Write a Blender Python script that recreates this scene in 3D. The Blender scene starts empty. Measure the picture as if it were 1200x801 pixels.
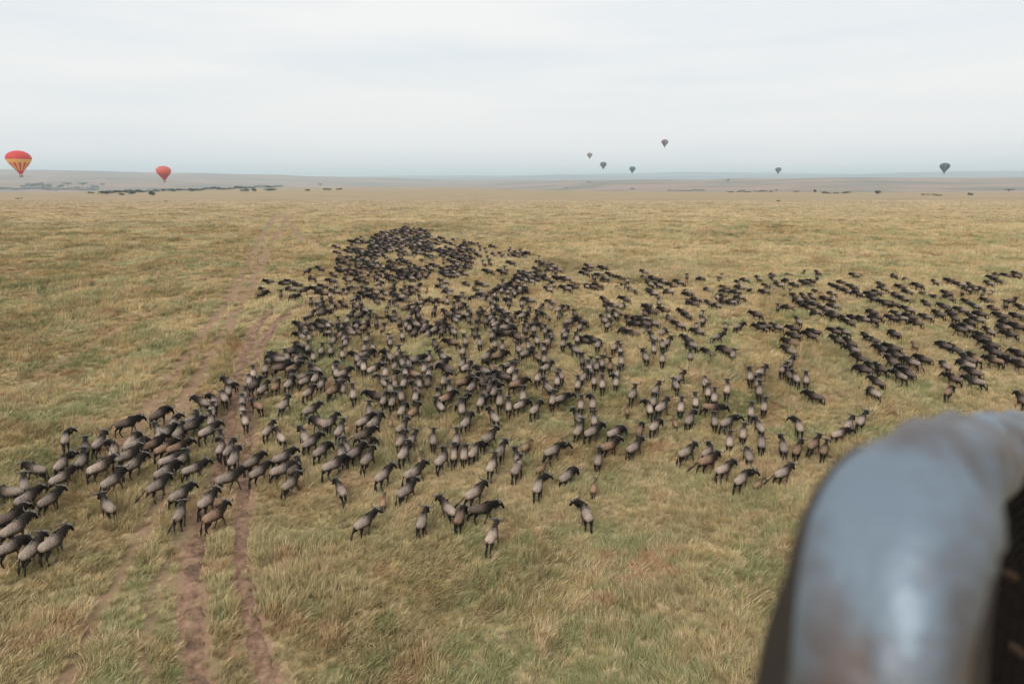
import bpy, bmesh, math, random
import numpy as np
from mathutils import Vector, Matrix, Euler

R = math.radians
rng = np.random.default_rng(11)
random.seed(11)
sc = bpy.context.scene
col = sc.collection

# ------------------------------------------------------------------ camera
F = 820.0                    # focal length in pixels of the 1200 px wide frame
CX, CY = 600.0, 400.5
HORIZON = 212.0
PITCH = math.atan((CY - HORIZON) / F)
HC = 22.0
cam_d = bpy.data.cameras.new('camera')
cam = bpy.data.objects.new('camera', cam_d)
col.objects.link(cam)
cam.location = (0, 0, HC)
cam.rotation_euler = (math.pi / 2 - PITCH, 0, 0)
cam_d.sensor_width = 36.0
cam_d.lens = 36.0 * F / 1200.0
cam_d.clip_start = 0.05
cam_d.clip_end = 90000
cam_d.dof.use_dof = True
cam_d.dof.focus_distance = 62.0
cam_d.dof.aperture_fstop = 1.9
sc.camera = cam

# ------------------------------------------------------------------ world and sun
SUN_EL, SUN_AZ = 38.0, 205.0     # azimuth clockwise from +Y: behind the camera, a little left
w = bpy.data.worlds.new('World')
sc.world = w
w.use_nodes = True
wn, wl = w.node_tree.nodes, w.node_tree.links
wn.clear()
wo = wn.new('ShaderNodeOutputWorld')
bg = wn.new('ShaderNodeBackground')
bg.inputs['Strength'].default_value = 0.1
sky = wn.new('ShaderNodeTexSky')
sky.sky_type = 'NISHITA'
sky.sun_disc = False
sky.sun_elevation = R(SUN_EL)
sky.sun_rotation = R(SUN_AZ)
sky.dust_density = 6.0
sky.air_density = 1.2
tc = wn.new('ShaderNodeTexCoord')
mp = wn.new('ShaderNodeMapping')
mp.inputs['Scale'].default_value = (1.0, 1.0, 9.0)
cn = wn.new('ShaderNodeTexNoise')
cn.inputs['Scale'].default_value = 1.6
cn.inputs['Detail'].default_value = 5.0
cn.inputs['Roughness'].default_value = 0.5
cr = wn.new('ShaderNodeValToRGB')
cr.color_ramp.elements[0].position = 0.37
cr.color_ramp.elements[0].color = (8.5, 9.05, 9.45, 1)
cr.color_ramp.elements[1].position = 0.62
cr.color_ramp.elements[1].color = (9.95, 9.85, 9.8, 1)
mix = wn.new('ShaderNodeMix')
mix.data_type = 'RGBA'
mix.inputs['Factor'].default_value = 0.93
wl.new(tc.outputs['Generated'], mp.inputs['Vector'])
wl.new(mp.outputs['Vector'], cn.inputs['Vector'])
wl.new(cn.outputs['Fac'], cr.inputs['Fac'])
wl.new(sky.outputs['Color'], mix.inputs['A'])
wl.new(cr.outputs['Color'], mix.inputs['B'])
wl.new(mix.outputs['Result'], bg.inputs['Color'])
wl.new(bg.outputs['Background'], wo.inputs['Surface'])

sl = bpy.data.lights.new('sun', 'SUN')
sl.energy = 1.5
sl.angle = R(30)
sl.color = (1.0, 0.95, 0.88)
sun = bpy.data.objects.new('sun', sl)
col.objects.link(sun)
sd = Vector((math.sin(R(SUN_AZ)) * math.cos(R(SUN_EL)), math.cos(R(SUN_AZ)) * math.cos(R(SUN_EL)), math.sin(R(SUN_EL))))
sun.rotation_euler = sd.to_track_quat('Z', 'Y').to_euler()
sun.location = (0, -20, 60)

sc.view_settings.view_transform = 'Standard'
sc.view_settings.look = 'None'
sc.view_settings.exposure = 0.0
sc.view_settings.gamma = 1.0
sc.cycles.use_denoising = True
sc.cycles.max_bounces = 6
sc.cycles.diffuse_bounces = 2
sc.cycles.glossy_bounces = 2
sc.cycles.volume_bounces = 4
sc.cycles.transparent_max_bounces = 4
sc.cycles.caustics_reflective = False
sc.cycles.caustics_refractive = False


# ------------------------------------------------------------------ helpers
def tag(o, label=None, cat=None, group=None, kind=None):
    if label: o['label'] = label
    if cat: o['category'] = cat
    if group: o['group'] = group
    if kind: o['kind'] = kind
    return o


def mesh_obj(name, verts, faces, mats=(), parent=None, smooth=True, link=True):
    me = bpy.data.meshes.new(name)
    me.from_pydata([tuple(v) for v in verts], [], faces)
    for m in (mats if isinstance(mats, (list, tuple)) else [mats]):
        me.materials.append(m)
    if smooth:
        me.polygons.foreach_set('use_smooth', [True] * len(me.polygons))
    me.update()
    o = bpy.data.objects.new(name, me)
    if link: col.objects.link(o)
    if parent is not None: o.parent = parent
    return o


def grid_obj(name, V, nr, nc, mat, wrap=False, parent=None):
    """V: (nr*nc,3) array of a row-major grid."""
    i = np.arange(nr - 1)[:, None] * nc
    j = np.arange(nc if wrap else nc - 1)[None, :]
    j2 = (j + 1) % nc
    f = np.stack([i + j, i + j2, i + nc + j2, i + nc + j], -1).reshape(-1, 4)
    me = bpy.data.meshes.new(name)
    me.vertices.add(len(V)); me.vertices.foreach_set('co', V.astype(np.float32).ravel())
    me.loops.add(f.size); me.loops.foreach_set('vertex_index', f.astype(np.int32).ravel())
    me.polygons.add(len(f)); me.polygons.foreach_set('loop_start', np.arange(0, f.size, 4, dtype=np.int32))
    me.polygons.foreach_set('loop_total', np.full(len(f), 4, dtype=np.int32))
    me.polygons.foreach_set('use_smooth', np.ones(len(f), dtype=bool))
    me.update(calc_edges=True); me.validate()
    me.materials.append(mat)
    o = bpy.data.objects.new(name, me); col.objects.link(o)
    if parent is not None: o.parent = parent
    return o


def _hash(i, j, s):
    n = (i * 374761393 + j * 668265263 + s * 1442695041) & 0xffffffff
    n = ((n ^ (n >> 13)) * 1274126177) & 0xffffffff
    return ((n ^ (n >> 16)) & 0xffff) / 65535.0


def vnoise(x, y, s=0):
    xi = np.floor(x).astype(np.int64); yi = np.floor(y).astype(np.int64)
    fx = x - xi; fy = y - yi
    fx = fx * fx * fx * (fx * (fx * 6 - 15) + 10); fy = fy * fy * fy * (fy * (fy * 6 - 15) + 10)
    a = _hash(xi, yi, s); b = _hash(xi + 1, yi, s); c = _hash(xi, yi + 1, s); d = _hash(xi + 1, yi + 1, s)
    return (a * (1 - fx) + b * fx) * (1 - fy) + (c * (1 - fx) + d * fx) * fy


def fbm(x, y, s=0, o=3):
    t = 0; a = 0.5; n = 0
    for k in range(o):
        t = t + a * vnoise(x * 2 ** k + 17.3 * k, y * 2 ** k - 9.1 * k, s + k); n += a; a *= 0.5
    return t / n


def sstep(a, b, x):
    t = np.clip((x - a) / (b - a), 0, 1)
    return t * t * (3 - 2 * t)


# ------------------------------------------------------------------ terrain
CP, SP = math.cos(PITCH), math.sin(PITCH)
_tab = [(800, 31), (700, 36), (615, 43.5), (555, 49.5), (500, 56), (455, 62.5), (400, 73.5), (345, 92), (300, 122), (270, 165), (252, 245), (240, 365), (230, 640)]
_Y, _D = [0.0], []
for py, dep in _tab:
    v = (py - CY) / F
    _Y.append(dep * (CP - v * SP)); _D.append(dep * (SP + v * CP))
_D = [_D[0] + 0.7] + _D
_Y += [930, 1150, 1700, 2600]
_D += [14.2, 19.5, 42, 50]
_ls = np.linspace(math.log(1.0), math.log(40000), 1600)
_dr = np.interp(np.exp(_ls), _Y, _D)
_k = np.exp(-np.linspace(-2, 2, 61) ** 2); _k /= _k.sum()
_dr = np.convolve(np.pad(_dr, 30, mode='edge'), _k, mode='valid')
_SU = np.array([-1.5, -0.73, -0.55, -0.4, -0.25, -0.1, 0.0, 0.1, 0.25, 0.45, 0.73, 1.5])
_SE = np.array([14, 12.5, 10, 7.5, 4.5, 1.6, 0.5, 0.8, 2.0, 3.4, 4.2, 5.0])          # skyline, px over the camera's level


def plain_s(x, s):
    k = np.interp(x / np.maximum(s, 1), [-0.62, -0.5, -0.33, -0.1, 0.05, 0.2], [1.0, 1.15, 2.8, 2.8, 1.6, 1.15])
    return np.where(s > 600, 600 + (s - 600) / k, s)


def height(x, y, fine=True):
    x = np.asarray(x, float); y = np.asarray(y, float)
    r = np.hypot(x, y)
    s = np.maximum(np.maximum(y, 0.5 * r), 1.0)
    s2 = plain_s(x, s)
    z = HC - np.interp(np.log(s2), _ls, _dr)
    z = z + 1.6 * sstep(14, 60, x) * sstep(125, 70, s) + 1.0 * sstep(8, 30, -x) * sstep(75, 40, s)
    # far land: the valley side rising to the skyline
    u = np.clip(x / np.maximum(s, 1), -1.5, 1.5)
    el = np.interp(u, _SU, _SE) / F
    crest = np.interp(u, [-0.5, -0.05, 0.1, 0.4], [6500, 6500, 4200, 3600])
    zf = HC + el * crest
    st = 600 + (s - 600) / np.maximum(s2 - 600, 1) * 900
    t = np.clip((s - st) / (crest - st), 0, 1)
    t = t * t * (3 - 2 * t)
    z = np.where(s > 1200, z + (zf - z) * t, z)
    z = z - np.maximum(s - crest * 1.05, 0) * 0.012
    z = z + (fbm(x / 60, y / 60, 5, 2) - 0.5) * 1.0 * sstep(30, 60, s)
    z = z + (fbm(x / 500, y / 500, 8, 3) - 0.5) * 18.0 * sstep(1500, 3500, s)
    if fine:
        f = sstep(500, 200, s)
        wx = x * 0.82 + y * 0.57; wy = -x * 0.57 + y * 0.82
        wx = wx + 1.8 * (fbm(x / 6, y / 6, 31, 2) - 0.5); wy = wy + 1.8 * (fbm(x / 6, y / 6, 41, 2) - 0.5)
        m = np.abs(vnoise(wx / 3.0, wy / 1.1, 51) - 0.5) * 2
        z = z + f * ((1 - m) * 0.2 + (fbm(x / 1.1, y / 1.1, 61, 2) - 0.5) * 0.26 + (fbm(x / 9, y / 9, 71, 2) - 0.5) * 0.5)
    return z


def ray(px, py):
    u = (np.asarray(px, float) - CX) / F; v = (np.asarray(py, float) - CY) / F
    return np.stack([u, CP - v * SP, -SP - v * CP], -1)


_T = np.exp(np.linspace(math.log(18), math.log(30000), 1500))


def pix(px, py, zoff=0.0, fine=False):
    """where the sight line through a pixel meets the ground raised by zoff"""
    px = np.atleast_1d(np.asarray(px, float)); py = np.atleast_1d(np.asarray(py, float))
    d = ray(px, py)
    P = d[:, None, :] * _T[None, :, None]
    g = HC + P[..., 2] - zoff - height(P[..., 0], P[..., 1], fine)
    below = g < 0
    k = np.where(below.any(1), below.argmax(1), len(_T) - 1)
    lo = _T[np.maximum(k - 1, 0)]; hi = _T[k]
    for _ in range(14):
        m = (lo + hi) / 2
        Q = d * m[:, None]
        b = HC + Q[:, 2] - zoff - height(Q[:, 0], Q[:, 1], fine) < 0
        hi = np.where(b, m, hi); lo = np.where(b, lo, m)
    Q = d * hi[:, None]
    return Q[:, 0], Q[:, 1]


# tracks: pixel polylines -> ground polylines, half width in metres
TRACKS = [
    ([(236, 815), (230, 770), (226, 730), (222, 690), (227, 645), (240, 602), (255, 560), (266, 520), (272, 480), (277, 445), (287, 415), (301, 385), (322, 362), (345, 351), (378, 346), (402, 347)], 0.82, 1.0),
    ([(318, 815), (306, 775), (295, 735), (286, 690), (281, 640), (284, 600), (288, 560), (290, 520), (290, 480), (293, 445), (303, 412), (319, 387), (342, 366), (365, 356)], 0.70, 1.0),
    ([(70, 810), (92, 765), (118, 715), (150, 660), (178, 612), (196, 575)], 0.55, 0.8),
    ([(165, 800), (170, 740), (185, 690), (205, 640), (222, 605)], 0.45, 0.7),
    ([(258, 470), (268, 432), (284, 400), (303, 372)], 0.6, 0.5),
    ([(120, 545), (170, 485), (212, 430), (245, 385), (272, 345), (290, 312), (303, 288), (314, 266), (322, 253)], 0.95, 0.85),
    ([(165, 545), (205, 485), (242, 430), (268, 385), (290, 345), (305, 312), (318, 288), (330, 268), (342, 254)], 0.95, 0.85),
    ([(0, 470), (60, 430), (140, 385), (225, 340), (290, 305), (360, 296), (410, 300)], 0.7, 0.6),
    ([(330, 250), (338, 262), (352, 280), (380, 292), (420, 300)], 1.1, 0.85),
]
TP = []
for pts, hw, st in TRACKS:
    a = np.array(pts, float)
    x, y = pix(a[:, 0], a[:, 1])
    # resample with a smooth spline
    t = np.r_[0, np.cumsum(np.hypot(np.diff(x), np.diff(y)))]
    n = max(8, int(t[-1] / 0.6))
    tt = np.linspace(0, t[-1], n)
    xs, ys = np.interp(tt, t, x), np.interp(tt, t, y)
    kk = np.ones(7) / 7
    if n > 12:
        xs = np.r_[xs[:3], np.convolve(xs, kk, 'valid'), xs[-3:]]; ys = np.r_[ys[:3], np.convolve(ys, kk, 'valid'), ys[-3:]]
    TP.append((xs, ys, hw, st))


def track_mask(x, y):
    """0..1 how worn the ground is"""
    m = np.zeros_like(x)
    wob = (fbm(x / 0.8, y / 0.8, 91, 2) - 0.5) + 0.9 * (fbm(x / 2.6, y / 2.6, 95, 2) - 0.5)
    for xs, ys, hw, st in TP:
        sel = (x > xs.min() - 3) & (x < xs.max() + 3) & (y > ys.min() - 3) & (y < ys.max() + 3)
        if not sel.any(): continue
        idx = np.nonzero(sel)[0]
        for c in range(0, len(idx), 20000):
            ii = idx[c:c + 20000]
            d = np.sqrt(((x[ii, None] - xs[None]) ** 2 + (y[ii, None] - ys[None]) ** 2).min(1)) + wob[ii] * 0.5
            m[ii] = np.maximum(m[ii], st * sstep(hw * 1.5, hw * 0.5, d))
    return m


# ------------------------------------------------------------------ materials
def new_mat(name):
    m = bpy.data.materials.new(name); m.use_nodes = True
    n, l = m.node_tree.nodes, m.node_tree.links
    return m, n, l, n['Principled BSDF']


def simple(name, c, rough=0.7, metal=0.0, noise=0.15, scale=8.0, spec=0.3):
    m, n, l, p = new_mat(name)
    t = n.new('ShaderNodeTexCoord'); q = n.new('ShaderNodeTexNoise')
    q.inputs['Scale'].default_value = scale; q.inputs['Detail'].default_value = 4
    l.new(t.outputs['Object'], q.inputs['Vector'])
    r = n.new('ShaderNodeMix'); r.data_type = 'RGBA'
    r.inputs['A'].default_value = tuple(k * (1 - noise) for k in c) + (1,)
    r.inputs['B'].default_value = tuple(min(1, k * (1 + noise)) for k in c) + (1,)
    l.new(q.outputs['Fac'], r.inputs['Factor']); l.new(r.outputs['Result'], p.inputs['Base Color'])
    p.inputs['Roughness'].default_value = rough; p.inputs['Metallic'].default_value = metal
    p.inputs['Specular IOR Level'].default_value = spec
    return m


def field_colour(n, l, lift=1.0, blade=False):
    """patchy dry-grass colour from the place on the ground, shared by the soil sheet and the blades"""
    geo = n.new('ShaderNodeNewGeometry')

    def noise(scale, detail=3, sx=1.0, sy=1.0, off=0.0, rough=0.55):
        m = n.new('ShaderNodeMapping'); m.inputs['Scale'].default_value = (sx, sy, 0.0); m.inputs['Location'].default_value = (off, off * 0.7, 0)
        m.inputs['Rotation'].default_value = (0, 0, 0.5)
        l.new(geo.outputs['Position'], m.inputs['Vector'])
        t = n.new('ShaderNodeTexNoise'); t.inputs['Scale'].default_value = scale; t.inputs['Detail'].default_value = detail; t.inputs['Roughness'].default_value = rough
        l.new(m.outputs['Vector'], t.inputs['Vector'])
        return t.outputs['Fac']

    def ramp(f, a, b):
        m = n.new('ShaderNodeMapRange'); m.interpolation_type = 'SMOOTHSTEP'
        m.inputs['From Min'].default_value = a; m.inputs['From Max'].default_value = b
        l.new(f, m.inputs['Value']); return m.outputs['Result']

    def mixc(a, b, f, k=1.0):
        m = n.new('ShaderNodeMix'); m.data_type = 'RGBA'
        for s, c in (('A', a), ('B', b)):
            if isinstance(c, tuple): m.inputs[s].default_value = tuple(min(1, q * lift) for q in c) + (1,)
            else: l.new(c, m.inputs[s])
        if k != 1.0:
            q = n.new('ShaderNodeMath'); q.operation = 'MULTIPLY'; q.inputs[1].default_value = k; l.new(f, q.inputs[0]); f = q.outputs[0]
        l.new(f, m.inputs['Factor']); return m.outputs['Result']

    c = mixc((0.315, 0.222, 0.105), (0.21, 0.16, 0.08), ramp(noise(0.35, 4), 0.38, 0.62))
    sx = n.new('ShaderNodeSeparateXYZ'); l.new(geo.outputs['Position'], sx.inputs[0])
    c = mixc(c, (0.155, 0.128, 0.062), ramp(sx.outputs['Y'], 80, 30), 0.5)                 # ranker, greener growth on the low ground
    near = ramp(sx.outputs['Y'], 190, 75)          # small patches belong to the ranker near sward

    def both(a, b):
        q = n.new('ShaderNodeMath'); q.operation = 'MULTIPLY'; l.new(a, q.inputs[0]); l.new(b, q.inputs[1]); return q.outputs[0]
    c = mixc(c, (0.135, 0.145, 0.06), ramp(noise(0.16, 5, off=31), 0.47, 0.60), 0.9)      # green patches
    c = mixc(c, (0.25, 0.138, 0.078), ramp(noise(0.22, 4, off=77), 0.53, 0.66), 0.7)       # russet patches
    c = mixc(c, (0.40, 0.315, 0.19), both(ramp(noise(0.9, 3, off=12), 0.52, 0.68), near), 0.6)
    c = mixc(c, (0.12, 0.135, 0.052), both(ramp(noise(0.7, 4, off=55), 0.54, 0.66), near), 0.7)        # small green tussocks        # bleached heads
    c = mixc(c, (0.36, 0.26, 0.145), ramp(noise(0.03, 3, 0.4, 1.0, off=5), 0.42, 0.60), 0.5)
    c = mixc(c, (0.175, 0.142, 0.078), ramp(noise(0.02, 4, 0.5, 1.0, off=63), 0.50, 0.64), 0.6)  # broad dull swathes  # broad dry sweeps
    c = mixc(c, (0.34, 0.25, 0.15), ramp(sx.outputs['Y'], 120, 420), 0.6)                 # sward painted paler with distance, as haze and hidden blade bases lighten it
    return c, noise, ramp, mixc


# ground
mg, n, l, p = new_mat('dry_ground')
c, noise, ramp, mixc = field_colour(n, l, 1.62)
far = n.new('ShaderNodeAttribute'); far.attribute_name = 'far'
wear = n.new('ShaderNodeAttribute'); wear.attribute_name = 'wear'
streak = noise(0.06, 6, 0.25, 1.0, off=9, rough=0.62)
fine = noise(1.4, 5, 1.0, 1.0, off=3, rough=0.65)
soil = mixc((0.11, 0.075, 0.042), c, ramp(fine, 0.30, 0.62))
farc = mixc((0.245, 0.18, 0.112), (0.19, 0.14, 0.086), ramp(streak, 0.40, 0.62))
farc = mixc(farc, (0.17, 0.155, 0.075), ramp(noise(0.012, 5, 0.3, 1.0, off=2), 0.52, 0.66), 0.6)
farc = mixc(farc, c, ramp(fine, 0.2, 0.8), 0.45)
m1 = mixc(soil, farc, far.outputs['Fac'])
dirt = mixc((0.235, 0.143, 0.094), (0.135, 0.083, 0.056), ramp(fine, 0.35, 0.65))
wm = n.new('ShaderNodeMath'); wm.operation = 'MULTIPLY'; l.new(wear.outputs['Fac'], wm.inputs[0]); l.new(ramp(noise(2.2, 5, off=21, rough=0.7), 0.36, 0.56), wm.inputs[1])
m2 = mixc(m1, dirt, wm.outputs[0])
valley = n.new('ShaderNodeAttribute'); valley.attribute_name = 'valley'
vcol = mixc((0.22, 0.14, 0.10), (0.11, 0.09, 0.062), ramp(noise(0.004, 6, 0.5, 1.0, off=2), 0.42, 0.6))
m3 = mixc(m2, vcol, valley.outputs['Fac'])
l.new(m3, p.inputs['Base Color'])
p.inputs['Roughness'].default_value = 0.95; p.inputs['Specular IOR Level'].default_value = 0.1
bp = n.new('ShaderNodeBump'); bp.inputs['Strength'].default_value = 0.6; bp.inputs['Distance'].default_value = 0.25
l.new(fine, bp.inputs['Height']); l.new(bp.outputs['Normal'], p.inputs['Normal'])

# grass blades
mb, n, l, p = new_mat('grass_blade')
c, noise, ramp, mixc = field_colour(n, l, 2.2)
tip = n.new('ShaderNodeAttribute'); tip.attribute_name = 'tip'
oi = n.new('ShaderNodeObjectInfo')
c = mixc(c, (0.10, 0.115, 0.035), ramp(oi.outputs['Random'], 0.68, 0.92), 0.55)
c = mixc(c, (0.42, 0.33, 0.18), ramp(oi.outputs['Random'], 0.32, 0.0), 0.5)
bl = n.new('ShaderNodeAttribute'); bl.attribute_name = 'blade'
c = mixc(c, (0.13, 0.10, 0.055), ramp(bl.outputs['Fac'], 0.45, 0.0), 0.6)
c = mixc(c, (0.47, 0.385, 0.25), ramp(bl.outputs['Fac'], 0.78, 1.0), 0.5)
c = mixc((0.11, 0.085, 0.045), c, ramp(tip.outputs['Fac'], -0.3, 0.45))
l.new(c, p.inputs['Base Color'])
p.inputs['Roughness'].default_value = 0.75; p.inputs['Specular IOR Level'].default_value = 0.2

# bare track soil
md, n, l, p = new_mat('track_soil')
geo = n.new('ShaderNodeNewGeometry')
q1 = n.new('ShaderNodeTexNoise'); q1.inputs['Scale'].default_value = 1.3; q1.inputs['Detail'].default_value = 7; q1.inputs['Roughness'].default_value = 0.7
l.new(geo.outputs['Position'], q1.inputs['Vector'])
rr = n.new('ShaderNodeValToRGB')
e = rr.color_ramp.elements
e[0].position = 0.30; e[0].color = (0.075, 0.050, 0.033, 1)
e[1].position = 0.72; e[1].color = (0.44, 0.29, 0.195, 1)
k = e.new(0.5); k.color = (0.25, 0.15, 0.10, 1)
l.new(q1.outputs['Fac'], rr.inputs['Fac']); l.new(rr.outputs['Color'], p.inputs['Base Color'])
p.inputs['Roughness'].default_value = 0.95; p.inputs['Specular IOR Level'].default_value = 0.1
b2 = n.new('ShaderNodeBump'); b2.inputs['Strength'].default_value = 0.7; b2.inputs['Distance'].default_value = 0.06
l.new(q1.outputs['Fac'], b2.inputs['Height']); l.new(b2.outputs['Normal'], p.inputs['Normal'])

# ------------------------------------------------------------------ ground sheet
th = np.r_[np.linspace(-180, -60, 40)[:-1], np.linspace(-60, -42, 30)[:-1], np.linspace(-42, 42, 520), np.linspace(42, 60, 30)[1:], np.linspace(60, 180, 40)[1:-1]]
rr_ = np.r_[np.exp(np.linspace(math.log(1.0), math.log(18), 22))[:-1], np.exp(np.linspace(math.log(18), math.log(420), 470))[:-1], np.exp(np.linspace(math.log(420), math.log(16500), 150))]
TH, RR = np.meshgrid(np.radians(th), rr_)
gx = (RR * np.sin(TH)).ravel(); gy = (RR * np.cos(TH)).ravel()
gz = height(gx, gy)
wearv = track_mask(gx, gy)
gz = gz - 0.10 * wearv
ground = grid_obj('ground', np.stack([gx, gy, gz], -1), len(rr_), len(th), mg, wrap=True)
ground['kind'] = 'structure'
sg = np.maximum(gy, 0.5 * np.hypot(gx, gy))
for nm, val in (('wear', wearv), ('far', sstep(70, 260, sg)), ('valley', sstep(930, 1250, plain_s(gx, sg)))):
    at = ground.data.attributes.new(nm, 'FLOAT', 'POINT'); at.data.foreach_set('value', val.astype(np.float32))

# mountains beyond the plain, faded by the air
mm = simple('distant_rock', (0.14, 0.13, 0.11), 0.95, noise=0.2, scale=0.001)


def ridge(name, pts, dist, label=None):
    xs = np.array([a for a, b in pts], float); ys = np.array([b for a, b in pts], float)
    px = np.linspace(xs[0], xs[-1], 160)
    el = (HORIZON - np.interp(px, xs, ys)) / F
    el = el + (fbm(px / 22, px * 0, 7, 4) - 0.5) * 0.0012
    V = []
    rows = [(-0.09, -0.004), (-0.05, None, 0.35), (-0.02, None, 0.8), (0, None, 1.0), (0.05, None, 0.7), (0.12, -0.004)]
    for rw in rows:
        d = dist * (1 + rw[0])
        for i, u in enumerate((px - CX) / F):
            e_ = rw[1] if rw[1] is not None else el[i] * rw[2] - (1 - rw[2]) * 0.002
            if i in (0, len(px) - 1): e_ = -0.004
            V.append((u * d, d, HC + e_ * d))
    o = grid_obj(name, np.array(V), len(rows), len(px), mm)
    o['kind'] = 'structure'
    return o


ridge('hills', [(430, 211), (520, 209), (600, 207.5), (640, 205.5), (665, 205), (700, 207), (790, 207), (880, 206), (960, 205.5), (1050, 202.5), (1130, 201), (1210, 201), (1400, 203)], 9500)
ridge('mountains', [(300, 209), (480, 206), (600, 206), (720, 204), (800, 202), (880, 203), (1000, 204), (1200, 204)], 12000)

# ------------------------------------------------------------------ dirt tracks (bare soil sheets in the two ruts)
for k, (pick, nm) in enumerate(((0, 'dirt_track'), (1, 'dirt_track'))):
    xs, ys, hw, st = TP[pick]
    tx = np.gradient(xs); ty = np.gradient(ys); L = np.hypot(tx, ty); nx, ny = ty / L, -tx / L
    nn = len(xs); NC = 9
    # refine along the path
    t0 = np.arange(nn); t1 = np.linspace(0, nn - 1, nn * 3)
    X, Yc, NX, NY = (np.interp(t1, t0, a) for a in (xs, ys, nx, ny))
    off = np.linspace(-1, 1, NC)
    wv = hw * (0.9 + 0.5 * (fbm(X / 1.5, Yc / 1.5, 13 + k, 2) - 0.5))
    gx_ = X[:, None] + NX[:, None] * off[None] * wv[:, None]; gy_ = Yc[:, None] + NY[:, None] * off[None] * wv[:, None]
    z_ = height(gx_, gy_) - 0.10 * st + 0.07 * (1 - off[None] ** 2 * 2.6) + (fbm(gx_ / 0.45, gy_ / 0.45, 23, 3) - 0.5) * 0.16
    o = grid_obj(nm, np.stack([gx_, gy_, z_], -1).reshape(-1, 3), len(X), NC, md)
    o['kind'] = 'structure'

# ------------------------------------------------------------------ grass (uncountable: one object of each length, blades instanced on points)
def tuft(nb, spread, hmin, hmax, lean, width, seed):
    r = random.Random(seed); V = []; Fc = []; T = []; BL = []
    for b in range(nb):
        bv = r.random()
        a = r.uniform(0, 6.283); d = spread * math.sqrt(r.random())
        bx, by = d * math.cos(a), d * math.sin(a)
        h = r.uniform(hmin, hmax); ln = lean * r.uniform(0.5, 1.4)
        dirx = ln + 0.35 * math.cos(a); diry = 0.35 * math.sin(a) + r.uniform(-0.25, 0.25)
        fa = r.uniform(0, 3.14); wx, wy = math.cos(fa) * width * r.uniform(0.7, 1.3), math.sin(fa) * width
        i0 = len(V)
        for k, t in enumerate((0, 0.4, 0.75, 1.0)):
            cx = bx + dirx * h * t * t * 0.9; cy = by + diry * h * t * t * 0.9; cz = h * (t - 0.33 * t * t * min(1.3, math.hypot(dirx, diry))) - 0.04
            ww = (1.0, 0.9, 0.6, 0.0)[k]
            if k < 3:
                V += [(cx - wx * ww, cy - wy * ww, cz), (cx + wx * ww, cy + wy * ww, cz)]; T += [t, t]
            else:
                V.append((cx, cy, cz)); T.append(1.0)
        BL += [bv] * 7
        Fc += [(i0, i0 + 1, i0 + 3, i0 + 2), (i0 + 2, i0 + 3, i0 + 5, i0 + 4), (i0 + 4, i0 + 5, i0 + 6)]
    o = mesh_obj('grass_tuft', V, Fc, mb, link=False)
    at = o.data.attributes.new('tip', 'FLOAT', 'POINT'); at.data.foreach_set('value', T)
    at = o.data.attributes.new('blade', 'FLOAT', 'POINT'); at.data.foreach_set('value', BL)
    return o


def scatter(name, pts, rot, scl, idx, protos, mats=()):
    """ONE object: a point mesh whose node tree puts one of the prototype meshes on each point"""
    me = bpy.data.meshes.new(name)
    me.vertices.add(len(pts)); me.vertices.foreach_set('co', pts.astype(np.float32).ravel())
    a = me.attributes.new('rot', 'FLOAT_VECTOR', 'POINT'); a.data.foreach_set('vector', rot.astype(np.float32).ravel())
    a = me.attributes.new('scl', 'FLOAT_VECTOR', 'POINT'); a.data.foreach_set('vector', scl.astype(np.float32).ravel())
    a = me.attributes.new('idx', 'INT', 'POINT'); a.data.foreach_set('value', idx.astype(np.int32))
    me.update()
    o = bpy.data.objects.new(name, me); col.objects.link(o)
    pc = bpy.data.collections.new(name + '_sources')
    for q in protos: pc.objects.link(q)
    ng = bpy.data.node_groups.new(name, 'GeometryNodeTree')
    ng.interface.new_socket('Geometry', in_out='INPUT', socket_type='NodeSocketGeometry')
    ng.interface.new_socket('Geometry', in_out='OUTPUT', socket_type='NodeSocketGeometry')
    N, Lk = ng.nodes, ng.links
    gi = N.new('NodeGroupInput'); go = N.new('NodeGroupOutput')
    ci = N.new('GeometryNodeCollectionInfo'); ci.inputs['Collection'].default_value = pc
    ci.inputs['Separate Children'].default_value = True; ci.inputs['Reset Children'].default_value = True
    ip = N.new('GeometryNodeInstanceOnPoints'); ip.inputs['Pick Instance'].default_value = True

    def attr(nm, ty):
        q = N.new('GeometryNodeInputNamedAttribute'); q.data_type = ty; q.inputs['Name'].default_value = nm; return q.outputs['Attribute']
    er = N.new('FunctionNodeEulerToRotation')
    Lk.new(attr('rot', 'FLOAT_VECTOR'), er.inputs[0])
    Lk.new(gi.outputs[0], ip.inputs['Points']); Lk.new(ci.outputs[0], ip.inputs['Instance'])
    Lk.new(attr('idx', 'INT'), ip.inputs['Instance Index']); Lk.new(er.outputs[0], ip.inputs['Rotation'])
    Lk.new(attr('scl', 'FLOAT_VECTOR'), ip.inputs['Scale'])
    Lk.new(ip.outputs['Instances'], go.inputs[0])
    md_ = o.modifiers.new('scatter', 'NODES'); md_.node_group = ng
    return o


tufts = [tuft(42, 0.26, 0.20, 0.46, 0.65, 0.0105, 100 + k) for k in range(5)] + [tuft(44, 0.20, 0.32, 0.66, 0.35, 0.011, 200 + k) for k in range(2)]


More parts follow.
